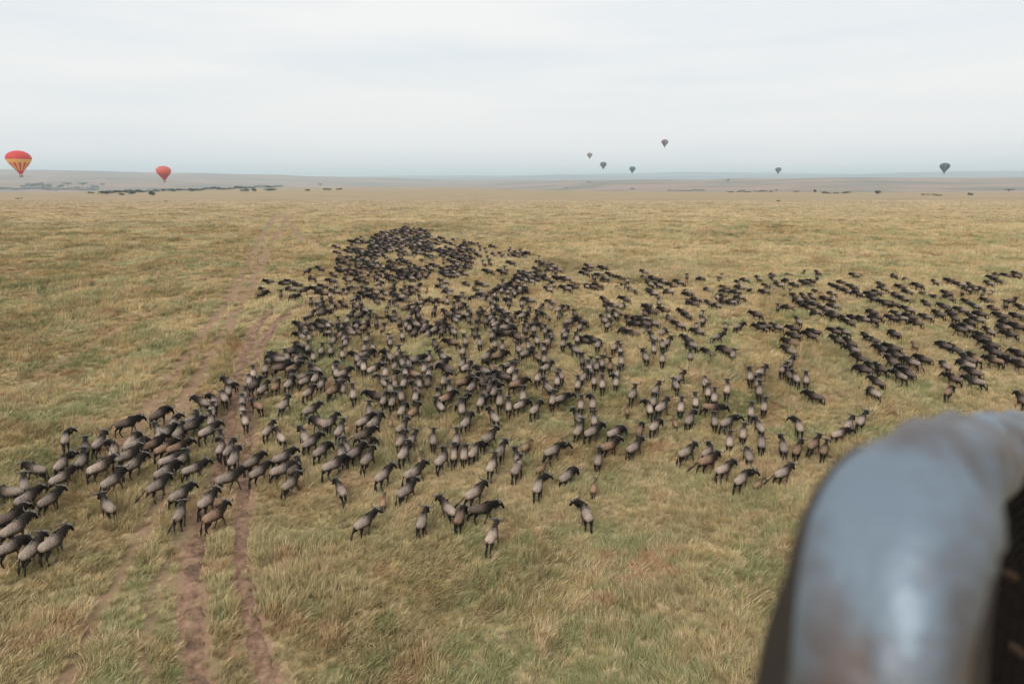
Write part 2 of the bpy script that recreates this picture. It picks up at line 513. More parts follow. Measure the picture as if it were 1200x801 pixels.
# ------------------------------------------------------------------ wildebeest
def loft(V, Fc, pts, radii, seg=12):
    """closed elliptical tube; pts: list of Vector, radii: (across, along-up) per point"""
    n0 = len(V); m = len(pts)
    pts = [Vector(q) for q in pts]
    for i, q in enumerate(pts):
        t = (pts[min(i + 1, m - 1)] - pts[max(i - 1, 0)]).normalized()
        side = Vector((1, 0, 0)) if abs(t.x) < 0.9 else Vector((0, 1, 0))
        side = (side - t * side.dot(t)).normalized()
        up = side.cross(t).normalized()
        a, b = radii[i]
        for k in range(seg):
            an = 2 * math.pi * k / seg
            V.append(q + side * a * math.cos(an) + up * b * math.sin(an))
    for i in range(m - 1):
        for k in range(seg):
            k2 = (k + 1) % seg
            Fc.append((n0 + i * seg + k, n0 + i * seg + k2, n0 + (i + 1) * seg + k2, n0 + (i + 1) * seg + k))
    Fc.append(tuple(n0 + k for k in reversed(range(seg))))
    Fc.append(tuple(n0 + (m - 1) * seg + k for k in range(seg)))


def coat_mat():
    m, n, l, p = new_mat('wildebeest_coat')
    a = n.new('ShaderNodeAttribute'); a.attribute_name = 'coat'
    oi = n.new('ShaderNodeObjectInfo')
    t = n.new('ShaderNodeTexCoord'); q = n.new('ShaderNodeTexNoise'); q.inputs['Scale'].default_value = 9; q.inputs['Detail'].default_value = 4
    l.new(t.outputs['Object'], q.inputs['Vector'])
    mr = n.new('ShaderNodeMapRange'); mr.inputs['To Min'].default_value = 0.72; mr.inputs['To Max'].default_value = 1.25
    l.new(q.outputs['Fac'], mr.inputs['Value'])
    x = n.new('ShaderNodeMix'); x.data_type = 'RGBA'; x.blend_type = 'MULTIPLY'; x.inputs['Factor'].default_value = 1
    l.new(a.outputs['Color'], x.inputs['A']); l.new(oi.outputs['Color'], x.inputs['B'])
    y = n.new('ShaderNodeMix'); y.data_type = 'RGBA'; y.blend_type = 'MULTIPLY'; y.inputs['Factor'].default_value = 1
    l.new(x.outputs['Result'], y.inputs['A']); l.new(mr.outputs['Result'], y.inputs['B'])
    l.new(y.outputs['Result'], p.inputs['Base Color'])
    p.inputs['Roughness'].default_value = 0.68; p.inputs['Specular IOR Level'].default_value = 0.18
    mp2 = n.new('ShaderNodeMapping'); mp2.inputs['Scale'].default_value = (9, 26, 5)
    q2 = n.new('ShaderNodeTexNoise'); q2.inputs['Scale'].default_value = 1.0; q2.inputs['Detail'].default_value = 4; q2.inputs['Roughness'].default_value = 0.6
    l.new(t.outputs['Object'], mp2.inputs['Vector']); l.new(mp2.outputs['Vector'], q2.inputs['Vector'])
    m2 = n.new('ShaderNodeMapRange'); m2.inputs['From Min'].default_value = 0.38; m2.inputs['From Max'].default_value = 0.62; m2.inputs['To Min'].default_value = 0.62; m2.inputs['To Max'].default_value = 1.08
    l.new(q2.outputs['Fac'], m2.inputs['Value'])
    z = n.new('ShaderNodeMix'); z.data_type = 'RGBA'; z.blend_type = 'MULTIPLY'; z.inputs['Factor'].default_value = 0.85
    l.new(y.outputs['Result'], z.inputs['A']); l.new(m2.outputs['Result'], z.inputs['B']); l.new(z.outputs['Result'], p.inputs['Base Color'])
    bu = n.new('ShaderNodeBump'); bu.inputs['Strength'].default_value = 0.8; bu.inputs['Distance'].default_value = 0.04
    l.new(q2.outputs['Fac'], bu.inputs['Height']); l.new(bu.outputs['Normal'], p.inputs['Normal'])
    return m


MCOAT = coat_mat()
MHAIR = simple('black_hair', (0.020, 0.017, 0.015), 0.6, noise=0.4, scale=20)
MHORN = simple('horn_keratin', (0.12, 0.105, 0.092), 0.35, noise=0.4, scale=12, spec=0.5)


def rotx(p, piv, a):
    """swing a point in the fore-aft plane about piv; a>0 moves what hangs below forward"""
    d = Vector(p) - Vector(piv); c, s = math.cos(a), math.sin(a)
    return Vector(piv) + Vector((d.x, d.y * c - d.z * s, d.y * s + d.z * c))


def build_wildebeest(pose, seg=12, voxel=0.032, calf=False):
    V, Fc, chains = [], [], []

    def add(kind, pts, rad):
        loft(V, Fc, pts, rad, seg); chains.append((kind, [Vector(q) for q in pts], [max(a, b) for a, b in rad]))
    bend = pose.get('bend', 0.0)

    def B(x, y, z):       # gentle sideways bend of the trunk
        return Vector((x + bend * (y + 0.1) * abs(y + 0.1), y, z))
    add('torso', [B(0, -0.80, 0.99), B(0, -0.74, 0.98), B(0, -0.60, 0.965), B(0, -0.40, 0.945), B(0, -0.14, 0.925), B(0, 0.12, 0.93), B(0, 0.36, 0.975), B(0, 0.54, 1.01), B(0, 0.70, 1.03)],
        [(0.08, 0.10), (0.165, 0.18), (0.235, 0.245), (0.23, 0.265), (0.255, 0.30), (0.265, 0.335), (0.25, 0.39), (0.20, 0.355), (0.13, 0.22)])
    yaw = R(pose.get('yaw', 0)); pit = R(pose.get('head', 0) + 7)

    def H(x, y, z, f):    # neck and head turn about the shoulders: f is how much of the turn a point takes
        q = Vector((x, y, z)); piv = Vector((0, 0.52, 1.08))
        q = rotx(q, piv, pit * f); d = q - piv
        c, s = math.cos(-yaw * f), math.sin(-yaw * f)
        q = piv + Vector((d.x * c - d.y * s, d.x * s + d.y * c, d.z))
        return q + (B(0, 0.52, 0) - Vector((0, 0.52, 0)))
    add('neck', [H(0, 0.48, 1.06, 0), H(0, 0.72, 1.12, 0.3), H(0, 0.96, 1.16, 0.7), H(0, 1.14, 1.17, 1)], [(0.16, 0.27), (0.13, 0.225), (0.11, 0.18), (0.10, 0.14)])
    add('head', [H(0, 1.11, 1.21, 1), H(0, 1.21, 1.17, 1), H(0, 1.31, 1.04, 1), H(0, 1.41, 0.86, 1), H(0, 1.46, 0.74, 1), H(0, 1.47, 0.70, 1)], [(0.09, 0.07), (0.105, 0.11), (0.092, 0.10), (0.072, 0.08), (0.08, 0.072), (0.05, 0.045)])
    for s in (-1, 1):
        add('ear', [H(s * 0.07, 1.14, 1.20, 1), H(s * 0.16, 1.10, 1.19, 1), H(s * 0.24, 1.08, 1.155, 1)], [(0.03, 0.03), (0.032, 0.045), (0.018, 0.02)])
    for s, key in ((-1, 'fl'), (1, 'fr')):
        sw, fx = pose.get(key, (0, 0))
        hip = Vector((s * 0.13, 0.42, 0.92)); kn = Vector((s * 0.135, 0.44, 0.44)); ft = Vector((s * 0.135, 0.43, 0.12)); to = Vector((s * 0.135, 0.46, 0.03)); en = Vector((s * 0.135, 0.47, 0.0))
        ft, to, en = (rotx(q, kn, -R(fx)) for q in (ft, to, en))
        ch = [rotx(q, hip, R(sw)) for q in (hip, Vector((s * 0.14, 0.40, 0.72)), kn, ft, to, en)]
        off = B(0, 0.42, 0).x
        add('leg', [q + Vector((off, 0, 0)) for q in ch], [(0.10, 0.15), (0.075, 0.09), (0.05, 0.055), (0.038, 0.04), (0.048, 0.055), (0.05, 0.06)])
    for s, key in ((-1, 'hl'), (1, 'hr')):
        sw, fx = pose.get(key, (0, 0))
        hip = Vector((s * 0.12, -0.52, 0.95)); st = Vector((s * 0.15, -0.46, 0.70)); hk = Vector((s * 0.14, -0.70, 0.46)); ft = Vector((s * 0.14, -0.66, 0.13)); to = Vector((s * 0.14, -0.62, 0.03)); en = Vector((s * 0.14, -0.61, 0.0))
        ft, to, en = (rotx(q, hk, -R(fx)) for q in (ft, to, en))
        ch = [rotx(q, hip, R(sw)) for q in (hip, st, hk, ft, to, en)]
        off = B(0, -0.52, 0).x
        add('leg', [q + Vector((off, 0, 0)) for q in ch], [(0.14, 0.20), (0.105, 0.14), (0.05, 0.06), (0.038, 0.042), (0.046, 0.055), (0.048, 0.058)])
    tx, ty = pose.get('tail', (0.0, 0.0))
    tb = B(0, -0.78, 1.06)
    tail = [tb, tb + Vector((tx * 0.1, -0.07 - ty * 0.06, -0.06)), tb + Vector((tx * 0.3, -0.11 - ty * 0.2, -0.26 + ty * 0.03)), tb + Vector((tx * 0.5, -0.12 - ty * 0.35, -0.44 + ty * 0.1))]
    add('tail', tail, [(0.045, 0.045), (0.04, 0.04), (0.036, 0.036), (0.034, 0.034)])
    for q in V: q.y *= 0.88
    for _, pp, _ in chains:
        for q in pp: q.y *= 0.88
    me0 = bpy.data.meshes.new('raw'); me0.from_pydata([tuple(q) for q in V], [], Fc)
    o = bpy.data.objects.new('raw', me0); col.objects.link(o)
    rm = o.modifiers.new('r', 'REMESH'); rm.mode = 'VOXEL'; rm.voxel_size = voxel; rm.use_smooth_shade = True
    sm = o.modifiers.new('s', 'SMOOTH'); sm.factor = 0.5; sm.iterations = 2
    dc = o.modifiers.new('d', 'DECIMATE'); dc.ratio = 0.55
    dg = bpy.context.evaluated_depsgraph_get()
    body = bpy.data.meshes.new_from_object(o.evaluated_get(dg))
    bpy.data.objects.remove(o); bpy.data.meshes.remove(me0)
    body.name = 'wildebeest'
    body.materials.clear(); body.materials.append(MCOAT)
    body.polygons.foreach_set('use_smooth', [True] * len(body.polygons))
    co = np.zeros(len(body.vertices) * 3, np.float32); body.vertices.foreach_get('co', co); co = co.reshape(-1, 3)
    best = np.full(len(co), 1e9); kind = np.zeros(len(co), int)
    names = ['torso', 'neck', 'head', 'ear', 'leg', 'tail']
    for kn_, pts, rad in chains:
        for a, b, ra, rb in zip(pts[:-1], pts[1:], rad[:-1], rad[1:]):
            A = np.array(a); D = np.array(b - a); tt = np.clip(((co - A) @ D) / max(D @ D, 1e-9), 0, 1)
            dd = np.linalg.norm(co - (A + tt[:, None] * D), axis=1) / (ra + (rb - ra) * tt)
            k = dd < best; best[k] = dd[k]; kind[k] = names.index(kn_)
    x, y, z = co.T

    def lerp(a, b, t): return np.array(a)[None] * (1 - t[:, None]) + np.array(b)[None] * t[:, None]
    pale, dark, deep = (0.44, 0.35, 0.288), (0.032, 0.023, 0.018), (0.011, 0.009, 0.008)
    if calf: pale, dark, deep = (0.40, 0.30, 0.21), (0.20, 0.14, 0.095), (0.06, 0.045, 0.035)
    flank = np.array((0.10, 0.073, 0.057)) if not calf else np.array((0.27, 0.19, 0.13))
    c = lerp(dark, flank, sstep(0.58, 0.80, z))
    pw = sstep(0.74, 1.02, z) * np.interp(y, [-0.55, -0.35, -0.05, 0.15, 0.38], [1.0, 0.86, 0.70, 0.42, 0.06])  # pale coat of back and rump, with light from above painted in
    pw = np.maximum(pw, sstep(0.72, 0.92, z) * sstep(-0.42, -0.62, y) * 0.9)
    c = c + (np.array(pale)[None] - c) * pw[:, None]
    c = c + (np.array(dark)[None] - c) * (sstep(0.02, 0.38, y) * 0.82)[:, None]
    stripe = sstep(0.2, 0.9, np.sin(y * 48 + 2.2 * np.sin(z * 9)) * 0.5 + 0.5) * sstep(-0.15, 0.15, y)
    c = c + (np.array(deep)[None] - c) * (stripe * 0.65)[:, None]
    ridge_ = sstep(0.055, 0.02, np.abs(x)) * sstep(1.0, 1.1, z) * sstep(-0.3, 0.3, y)
    c = c + (np.array(deep)[None] - c) * (ridge_ * 0.8)[:, None]
    nk = kind == 1
    c[nk] = (lerp(dark, deep, sstep(0.3, 0.8, np.sin(y * 48) * 0.5 + 0.5)) * 1.15)[nk]
    c[kind == 2] = deep; c[kind == 3] = np.array(dark) * 0.9
    lg = kind == 4
    leg = lerp(np.array(dark) * 0.55, np.array(pale) * 0.85, sstep(0.80, 1.0, z)); leg = leg + (np.array(deep)[None] - leg) * (1 - sstep(0.03, 0.12, z))[:, None]
    front = y > 0
    leg[front] = lerp(np.array(dark) * 0.7, (0.12, 0.09, 0.07), sstep(0.1, 0.5, z))[front]
    c[lg] = leg[lg]; c[kind == 5] = np.array(deep)
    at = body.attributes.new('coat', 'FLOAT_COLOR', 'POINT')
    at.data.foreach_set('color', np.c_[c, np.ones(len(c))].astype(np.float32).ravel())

    kids = []
    # horns: out, down, then hooked up and in
    for s in (-1, 1):
        hv, hf = [], []
        k = 0.35 if calf else 1.0
        base = [(0.03, 1.045, 1.26), (0.14, 1.04, 1.275), (0.27, 1.05, 1.235), (0.35, 1.08, 1.27), (0.37, 1.09, 1.37), (0.31, 1.07, 1.48)]
        b0 = Vector(base[0])
        pts = [b0 + (Vector(q) - b0) * k * 1.15 for q in base]
        loft(hv, hf, [H(s * q.x, q.y + 0.11, q.z, 1) for q in pts], [(0.058, 0.058), (0.054, 0.054), (0.042, 0.042), (0.034, 0.034), (0.024, 0.024), (0.005, 0.005)], 7)
        kids.append(('horn', hv, hf, MHORN))
    r = random.Random(5)
    if not calf:
        # mane: a jagged upright crest with thickness
        mv, mf = [], []
        for i in range(22):
            y0 = 0.22 + i * 0.042; f = min(1, max(0, (y0 - 0.5) / 0.5)); zt = 1.30 - 0.035 * max(0, i - 3) * 0.2 + (0.02 if i < 3 else 0)
            zt = 1.325 - 0.005 * i
            lean = r.uniform(-0.2, 0.2); hh = r.uniform(0.02, 0.16) - abs(lean) * 0.6
            a = H(-0.085, y0, zt - 0.09, f); b = H(0.085, y0, zt - 0.09, f); c2 = H(0.0, y0 + 0.12, zt - 0.06, f); d = H(lean, y0 - 0.02, zt + hh, f)
            i0 = len(mv); mv += [a, b, c2, d]; mf += [(i0, i0 + 1, i0 + 3), (i0 + 1, i0 + 2, i0 + 3), (i0 + 2, i0, i0 + 3), (i0, i0 + 2, i0 + 1)]
        kids.append(('mane', mv, mf, MHAIR))
        # beard: hanging locks along throat and neck
        bv, bf = [], []
        for i in range(14):
            t = i / 13; y0 = 0.66 + 0.58 * t; f = min(1, max(0.15, (y0 - 0.5) / 0.5)); z0 = 0.97 + 0.04 * t
            hh = 0.34 * (1 - 0.5 * abs(t - 0.4)) * r.uniform(0.7, 1.15)
            a = H(-0.06, y0, z0 + 0.06, f); b = H(0.06, y0, z0 + 0.06, f); c2 = H(0, y0 + 0.09, z0 + 0.06, f); d = H(r.uniform(-0.04, 0.04), y0 - 0.02, z0 - hh, f)
            i0 = len(bv); bv += [a, b, c2, d]; bf += [(i0, i0 + 3, i0 + 1), (i0 + 1, i0 + 3, i0 + 2), (i0 + 2, i0 + 3, i0), (i0, i0 + 1, i0 + 2)]
        kids.append(('beard', bv, bf, MHAIR))
    tv, tf = [], []
    tail = chains[-1][1]; e0 = tail[-1]; dv = (tail[-1] - tail[-2]).normalized()
    lt = 0.28 if calf else 0.44
    loft(tv, tf, [e0 - dv * 0.05, e0 + dv * 0.1, e0 + dv * 0.22 + Vector((0, 0.01, -0.03)), e0 + dv * lt + Vector((0.01, 0.02, -0.06))], [(0.035, 0.035), (0.062, 0.062), (0.064, 0.06), (0.012, 0.012)], 8)
    kids.append(('tail_tuft', tv, tf, MHAIR))
    km = []
    for nm, v_, f_, mt in kids:
        for a in v_:
            if nm != 'tail_tuft': a.y *= 0.88
        q = bpy.data.meshes.new(nm); q.from_pydata([tuple(a) for a in v_], [], f_); q.materials.append(mt)
        if nm in ('horn', 'tail_tuft'): q.polygons.foreach_set('use_smooth', [True] * len(q.polygons))
        q.update(); km.append((nm, q))
    return body, km


POSES = {
    'walk_a': dict(fl=(16, 4), fr=(-14, 18), hl=(-16, 6), hr=(15, 4), yaw=4, head=-4, tail=(0.05, 0.1)),
    'walk_b': dict(fl=(-15, 20), fr=(17, 4), hl=(14, 6), hr=(-17, 8), yaw=-6, head=2, tail=(-0.08, 0.2)),
    'stand': dict(fl=(2, 0), fr=(-4, 0), hl=(-3, 0), hr=(4, 0), yaw=0, head=0, tail=(0.02, 0.0)),
    'turn_right': dict(fl=(10, 4), fr=(-10, 14), hl=(-10, 4), hr=(12, 4), yaw=42, head=2, bend=0.06, tail=(-0.1, 0.1)),
    'turn_left': dict(fl=(-10, 12), fr=(12, 4), hl=(10, 4), hr=(-12, 6), yaw=-42, head=0, bend=-0.06, tail=(0.1, 0.1)),
    'trot': dict(fl=(42, 70), fr=(-18, 10), hl=(-28, 10), hr=(24, 30), yaw=6, head=6, tail=(0.1, 0.7)),
    'swish': dict(fl=(14, 4), fr=(-12, 16), hl=(-14, 6), hr=(13, 4), yaw=-8, head=-8, tail=(-0.35, 1.1)),
    'graze': dict(fl=(14, 4), fr=(-8, 6), hl=(-4, 4), hr=(9, 4), yaw=14, head=-52, tail=(0.04, 0.1)),
    'low': dict(fl=(8, 4), fr=(-12, 14), hl=(-8, 4), hr=(12, 4), yaw=10, head=-24, tail=(0.0, 0.05)),
}
KIT = {k: build_wildebeest(v) for k, v in POSES.items()}
KIT['calf'] = build_wildebeest(dict(fl=(12, 4), fr=(-12, 14), hl=(-12, 6), hr=(12, 4), yaw=5, head=4, tail=(0.0, 0.1)), calf=True)

# (pixel of the trunk's middle, heading clockwise from straight away, pose/coat code)
# codes: '' plain, r/l head turned, t trotting, s tail swished, d dark coat, b brown coat, p pale coat, c calf, w head low
NEAR = '''77,517,10r 100,526,10d 117,518,25 134,528,0p 43,552,-35 73,545,25 96,539,10 72,560,60 118,548,60p 29,570,0 132,567,55 11,578,-60
32,585,50 58,585,50 12,612,45d 18,625,42p 11,644,65 38,648,45 62,640,48 126,594,-8 149,496,85d 187,486,50d 203,494,0p 186,503,-30 155,516,25p 160,522,70
195,510,50 210,508,45 180,522,65b 194,527,60b 209,526,65b 226,492,55 225,500,70d 240,472,-60 250,471,10 262,466,-15 248,481,5p 247,493,10 245,507,55
259,514,0b 260,525,25 269,528,25 150,535,65 157,546,45 201,540,70 213,540,60 227,551,60 194,555,65 275,540,25 185,572,65s 211,580,55 211,601,15
243,587,35 251,605,50b 268,564,55 284,469,10 287,462,0 284,481,0p 301,476,-40b 287,492,5p 334,476,30 365,482,60 315,504,30 328,512,-5p
297,540,50 332,537,40 304,555,50 331,552,60 356,512,-5 365,517,40 377,527,35 375,497,-50 387,497,40 399,504,20 391,547,60 400,530,0 405,521,-10 341,565,40 399,571,-25 346,547,50d
414,462,0 450,468,-10 443,466,-70d 459,469,10 470,464,0 487,465,5 433,480,5 472,480,20 486,480,30b 515,476,-25 541,479,-5p 428,494,40 440,496,45 457,492,0c 427,510,70d 472,500,25 471,513,25 483,514,20
474,530,15 492,532,0c 508,515,-5 535,515,10 534,531,0p 542,532,0p 519,540,20 428,519,60b 417,531,55 432,538,25 450,556,35 486,553,60 547,495,30 449,583,0c 477,576,40 427,611,55t
495,611,12 525,598,-30 539,607,20b 557,580,50p 565,598,75d 577,630,10p 631,572,15 665,556,45 687,604,-8l 577,550,20p 606,550,10 564,471,0 586,471,0 596,475,0 611,476,55 613,466,0 628,481,30 649,469,5 657,468,50 681,476,0p
578,488,-25 574,515,30 556,530,25 587,532,25 577,547,15 606,545,5 617,521,30c 649,531,55 635,547,35c 677,492,-30 679,504,30 677,453,0 684,444,30 696,446,0 706,450,0p 722,449,5 742,464,10 695,475,10 696,493,0
695,508,40 721,506,45 735,480,0c 769,459,30 766,470,0 761,479,0p 776,480,40 791,451,-20 797,444,20 798,476,10p 815,469,0p 791,491,0c 809,490,20 750,502,15b 768,501,25 715,523,45b 701,537,10 744,523,40 805,529,50 696,567,10c
830,528,25p 830,539,50bs 849,550,40p 855,515,10p 876,532,-20 871,507,0p 853,495,40r 889,500,-10 892,519,-5 869,563,25r 889,564,30c 917,524,-15 918,556,60s 826,449,0 830,459,0p 837,465,0 852,457,-5p
879,439,0 892,436,25 890,457,0 889,446,0 896,475,0p 880,481,0 834,477,90b 837,490,0 936,500,5p 919,431,0 926,424,10 924,437,-20d 932,441,-30 945,441,0 955,461,-75d 1028,447,-75d 1023,460,-60 935,525,0b 955,521,20b 966,525,15b
984,507,20p 995,497,20p 1010,491,20 1012,433,-75d 269,447,-35 268,457,0 297,438,0p 292,445,0 299,452,50d 309,455,45 324,451,35b 339,448,0 311,431,0 326,415,-60d 325,421,-80 315,420,0d 336,416,0 348,419,0 350,414,0 330,431,80d 344,430,60b
362,395,0 351,405,-40d 361,406,0 367,415,0p 365,427,-20 370,432,-30 357,439,70 359,445,50 370,441,30 362,459,40 377,449,20 342,439,0d 391,394,-80b 404,395,0 405,400,0 377,409,0 388,409,0 401,413,0p 430,395,0 428,406,0 436,406,0p
428,414,70 418,420,0 425,424,30 426,431,0p 455,395,0 457,400,0 451,413,0 456,420,0 467,415,0 446,426,30b 471,426,0 463,429,0 479,428,0 452,436,0p 475,438,0p 471,392,0p 503,419,0p 497,432,0 503,439,20 449,447,-15 464,448,0 472,448,0 491,450,0
391,429,-15p 394,435,0 403,438,45 380,448,55b 399,447,50b 402,454,0 392,460,50b 530,402,-80b 543,410,0p 545,400,0 562,402,0 577,394,0 580,404,0 589,406,0 585,415,70b 605,396,-40d 607,410,0 619,407,0 617,414,60 629,400,0p 637,409,0
517,426,65 542,427,0 547,430,50 576,429,0b 566,434,-70 596,427,50 586,436,0b 589,442,-60d 604,444,0 607,452,60b 520,447,0 527,459,0 544,451,80b 550,444,0d 554,456,25 575,452,0 579,460,20 631,442,5p
626,386,0 639,387,0 646,394,0 661,388,0 663,392,0 680,382,0 642,402,0p 660,404,0 676,397,0p 685,397,-80d 696,399,-80d 701,405,20 709,411,0c 721,406,0p 727,412,0p 728,424,0p 692,426,0 697,427,0 704,426,0 715,430,0b 686,425,0d
641,431,45 656,441,-10 641,456,-30 723,439,0 756,420,-15 766,410,0p 733,386,-70d 742,390,-75d 755,386,40 765,396,-20 801,365,-50d 806,368,-60d 822,366,0 824,374,0 777,388,15 819,386,-75 841,394,45 806,396,-80d 810,404,-60 831,415,-70d
850,412,-80d 859,415,0 776,405,0 782,403,0 776,422,0p 809,417,0 850,380,0 866,380,60 887,367,-80d 892,382,-85d 936,376,-70 897,381,-80d 911,382,-80 931,384,-80d 932,393,-80d 950,392,-75d 956,387,-90d 979,386,-80d 990,386,-75 927,401,-80b 925,410,-85
982,398,-75d 997,402,-70d 1000,409,-70 1009,420,-75d 1025,429,-70d 1016,394,-75 1024,397,-75d 1049,389,-40d 1072,403,-60c 1035,410,-60d 1047,409,-60d 1050,418,-60d 1045,425,-60d 1068,427,-65 1059,434,-65d 1064,438,-65d 1054,441,-65 1030,431,-70d
1083,421,-60d 1107,404,-75d 1119,407,-75d 1107,428,-40 1134,422,-80d 1141,421,-80b 1132,428,-75 1141,436,-70d 1117,443,-65d 1143,448,-75 1112,460,-20b 1162,404,-80d 1165,412,-75d 1165,422,-80b 1185,419,-75d 1198,427,-75d 1197,469,-20d
1153,392,-75d 1185,390,-80d 1160,385,-30 1177,380,-85 1194,381,-85d 1125,385,-75d 1134,382,-75 1138,376,-80d 1147,373,-80 1119,372,-80d 1179,373,-85d 1048,322,-60d 1063,325,-70d 1033,331,-75d 1036,336,-75 1077,333,-75d 1097,328,-20 1065,342,-75d
1050,346,-75d 1060,349,-70 1086,344,-80 1098,347,-75d 1111,342,-75d 1113,349,-70d 1128,340,0b 1138,332,-30d 1170,328,-80d 1181,322,-60d 1191,322,-60b 1152,343,-20d 1158,349,-60d 1165,357,-60b 1179,354,-10d 1186,352,70d 1198,358,-60d 1086,355,-80d
1038,356,-80d 1048,356,-75d 1135,351,-80d 1144,356,-75 1107,358,-80d 1128,362,-75 1116,364,-75d 1101,366,-70d 1087,368,-75 1140,370,-75 1150,366,-75d 1065,362,-75 1053,366,-75 1047,370,-75d 1057,371,-75 1068,370,-75d 1075,376,-75d
1023,363,-75d 1029,369,-75d 1024,374,-80d 1174,366,-85d 1192,366,-85d 1024,351,-75d 1029,343,-75d 316,328,-80d 309,337,0d 306,342,80d 329,343,20d 343,346,170d 334,331,-70d 341,329,-70d 342,336,-70 350,332,-70d 356,339,80d 366,325,-60d
360,317,80d 376,315,-60d 372,337,-80d 380,333,-70d 380,342,-75b 389,328,-60d 393,332,0 394,339,-70 387,346,0p 391,321,-50d'''
herd = []
for tok in NEAR.split():
    a = tok.split(','); hd = a[2].rstrip('rltsdbpcw'); code = a[2][len(hd):]
    x_, y_ = float(a[0]), float(a[1])
    if any(abs(q[0] - x_) < 4 and abs(q[1] - y_) < 4 for q in herd): continue
    herd.append([x_, y_, float(hd), code])


def inside(poly, x, y):
    r_ = False; j = len(poly) - 1
    for i in range(len(poly)):
        xi, yi = poly[i]; xj, yj = poly[j]
        if (yi > y) != (yj > y) and x < (xj - xi) * (y - yi) / (yj - yi) + xi: r_ = not r_
        j = i
    return r_


# the crowd further back: thickets of animals inside outlines (pixels), count, heading, spread, closeness
AREAS = [
    ([(430, 395), (640, 395), (720, 432), (660, 470), (560, 475), (440, 470)], 26, 5, 30, 0.3, 9),
    ([(386, 289), (410, 281), (440, 275), (465, 268), (480, 263), (500, 268), (508, 275), (508, 292), (470, 300), (430, 298), (398, 296)], 185, -62, 25, 0.8, 2.6),
    ([(395, 298), (430, 297), (520, 292), (560, 305), (545, 320), (500, 325), (440, 326), (398, 320)], 115, -55, 40, 0.85, 4.2),
    ([(508, 274), (560, 284), (640, 297), (662, 320), (655, 332), (600, 330), (560, 312), (510, 292)], 76, -65, 35, 0.7, 4.5),
    ([(400, 320), (500, 324), (620, 332), (625, 352), (560, 350), (480, 355), (405, 345)], 70, -40, 60, 0.6, 5.5),
    ([(372, 352), (420, 348), (480, 352), (580, 345), (672, 350), (690, 378), (660, 384), (600, 392), (480, 388), (420, 390), (368, 392)], 118, 0, 35, 0.62, 7),
    ([(365, 350), (412, 346), (410, 405), (372, 408), (352, 425), (330, 440), (338, 412)], 18, 10, 40, 0.5, 7),
    ([(690, 340), (760, 345), (820, 380), (790, 400), (720, 385), (690, 372)], 24, -50, 50, 0.5, 8),
    ([(655, 308), (720, 308), (800, 320), (800, 342), (720, 345), (640, 340)], 36, -65, 30, 0.6, 6),
    ([(800, 322), (860, 318), (880, 340), (850, 362), (800, 352)], 24, -65, 35, 0.6, 6),
    ([(870, 318), (960, 315), (1022, 320), (1024, 350), (960, 352), (880, 346)], 40, -72, 42, 0.65, 6),
    ([(880, 350), (960, 352), (1022, 352), (1022, 380), (940, 374), (900, 375)], 14, -75, 35, 0.6, 7),
    ([(1020, 320), (1200, 318), (1200, 345), (1090, 338), (1030, 345)], 12, -65, 40, 0.5, 6),
    ([(1140, 380), (1200, 380), (1200, 415), (1150, 412)], 2, -78, 12, 0.5, 9),
]
ar = random.Random(77)
for poly, cnt, hd, sprd, dk, gap in AREAS:
    xs_ = [q[0] for q in poly]; ys_ = [q[1] for q in poly]
    n_ok = 0; tries = 0
    seeds = [(ar.uniform(min(xs_), max(xs_)), ar.uniform(min(ys_), max(ys_))) for _ in range(max(4, cnt // 5))]
    while n_ok < cnt and tries < cnt * 60:
        tries += 1
        sx, sy = ar.choice(seeds)
        if ar.random() < (0.7 if sx < 640 else 0.45):
            x_ = ar.gauss(sx, gap * 2.0); y_ = ar.gauss(sy, gap * 0.9)
        else:
            x_ = ar.uniform(min(xs_), max(xs_)); y_ = ar.uniform(min(ys_), max(ys_))
        if not inside(poly, x_, y_): continue
        if any(abs(q[0] - x_) < gap and abs(q[1] - y_) < gap * 0.42 for q in herd): continue
        code = ar.choices(['d', '', 'b', 'p', 'c'], [dk, 0.4, 0.12, 0.16, 0.04])[0]
        herd.append([x_, y_, ar.gauss(hd, sprd), code]); n_ok += 1

H_ = np.array([[q[0], q[1]] for q in herd])
hx, hy = pix(H_[:, 0], H_[:, 1], 0.95)
# keep bodies from standing inside each other
for it in range(30):
    dx = hx[:, None] - hx[None]; dy = hy[:, None] - hy[None]
    d = np.sqrt(dx ** 2 + dy ** 2); np.fill_diagonal(d, 9)
    pushm = np.clip(0.78 - d, 0, None) * 0.25 / np.maximum(d, 0.05)
    hx = hx + (dx * pushm).sum(1); hy = hy + (dy * pushm).sum(1)
hz = height(hx, hy) - 0.08
order = np.argsort(hy)

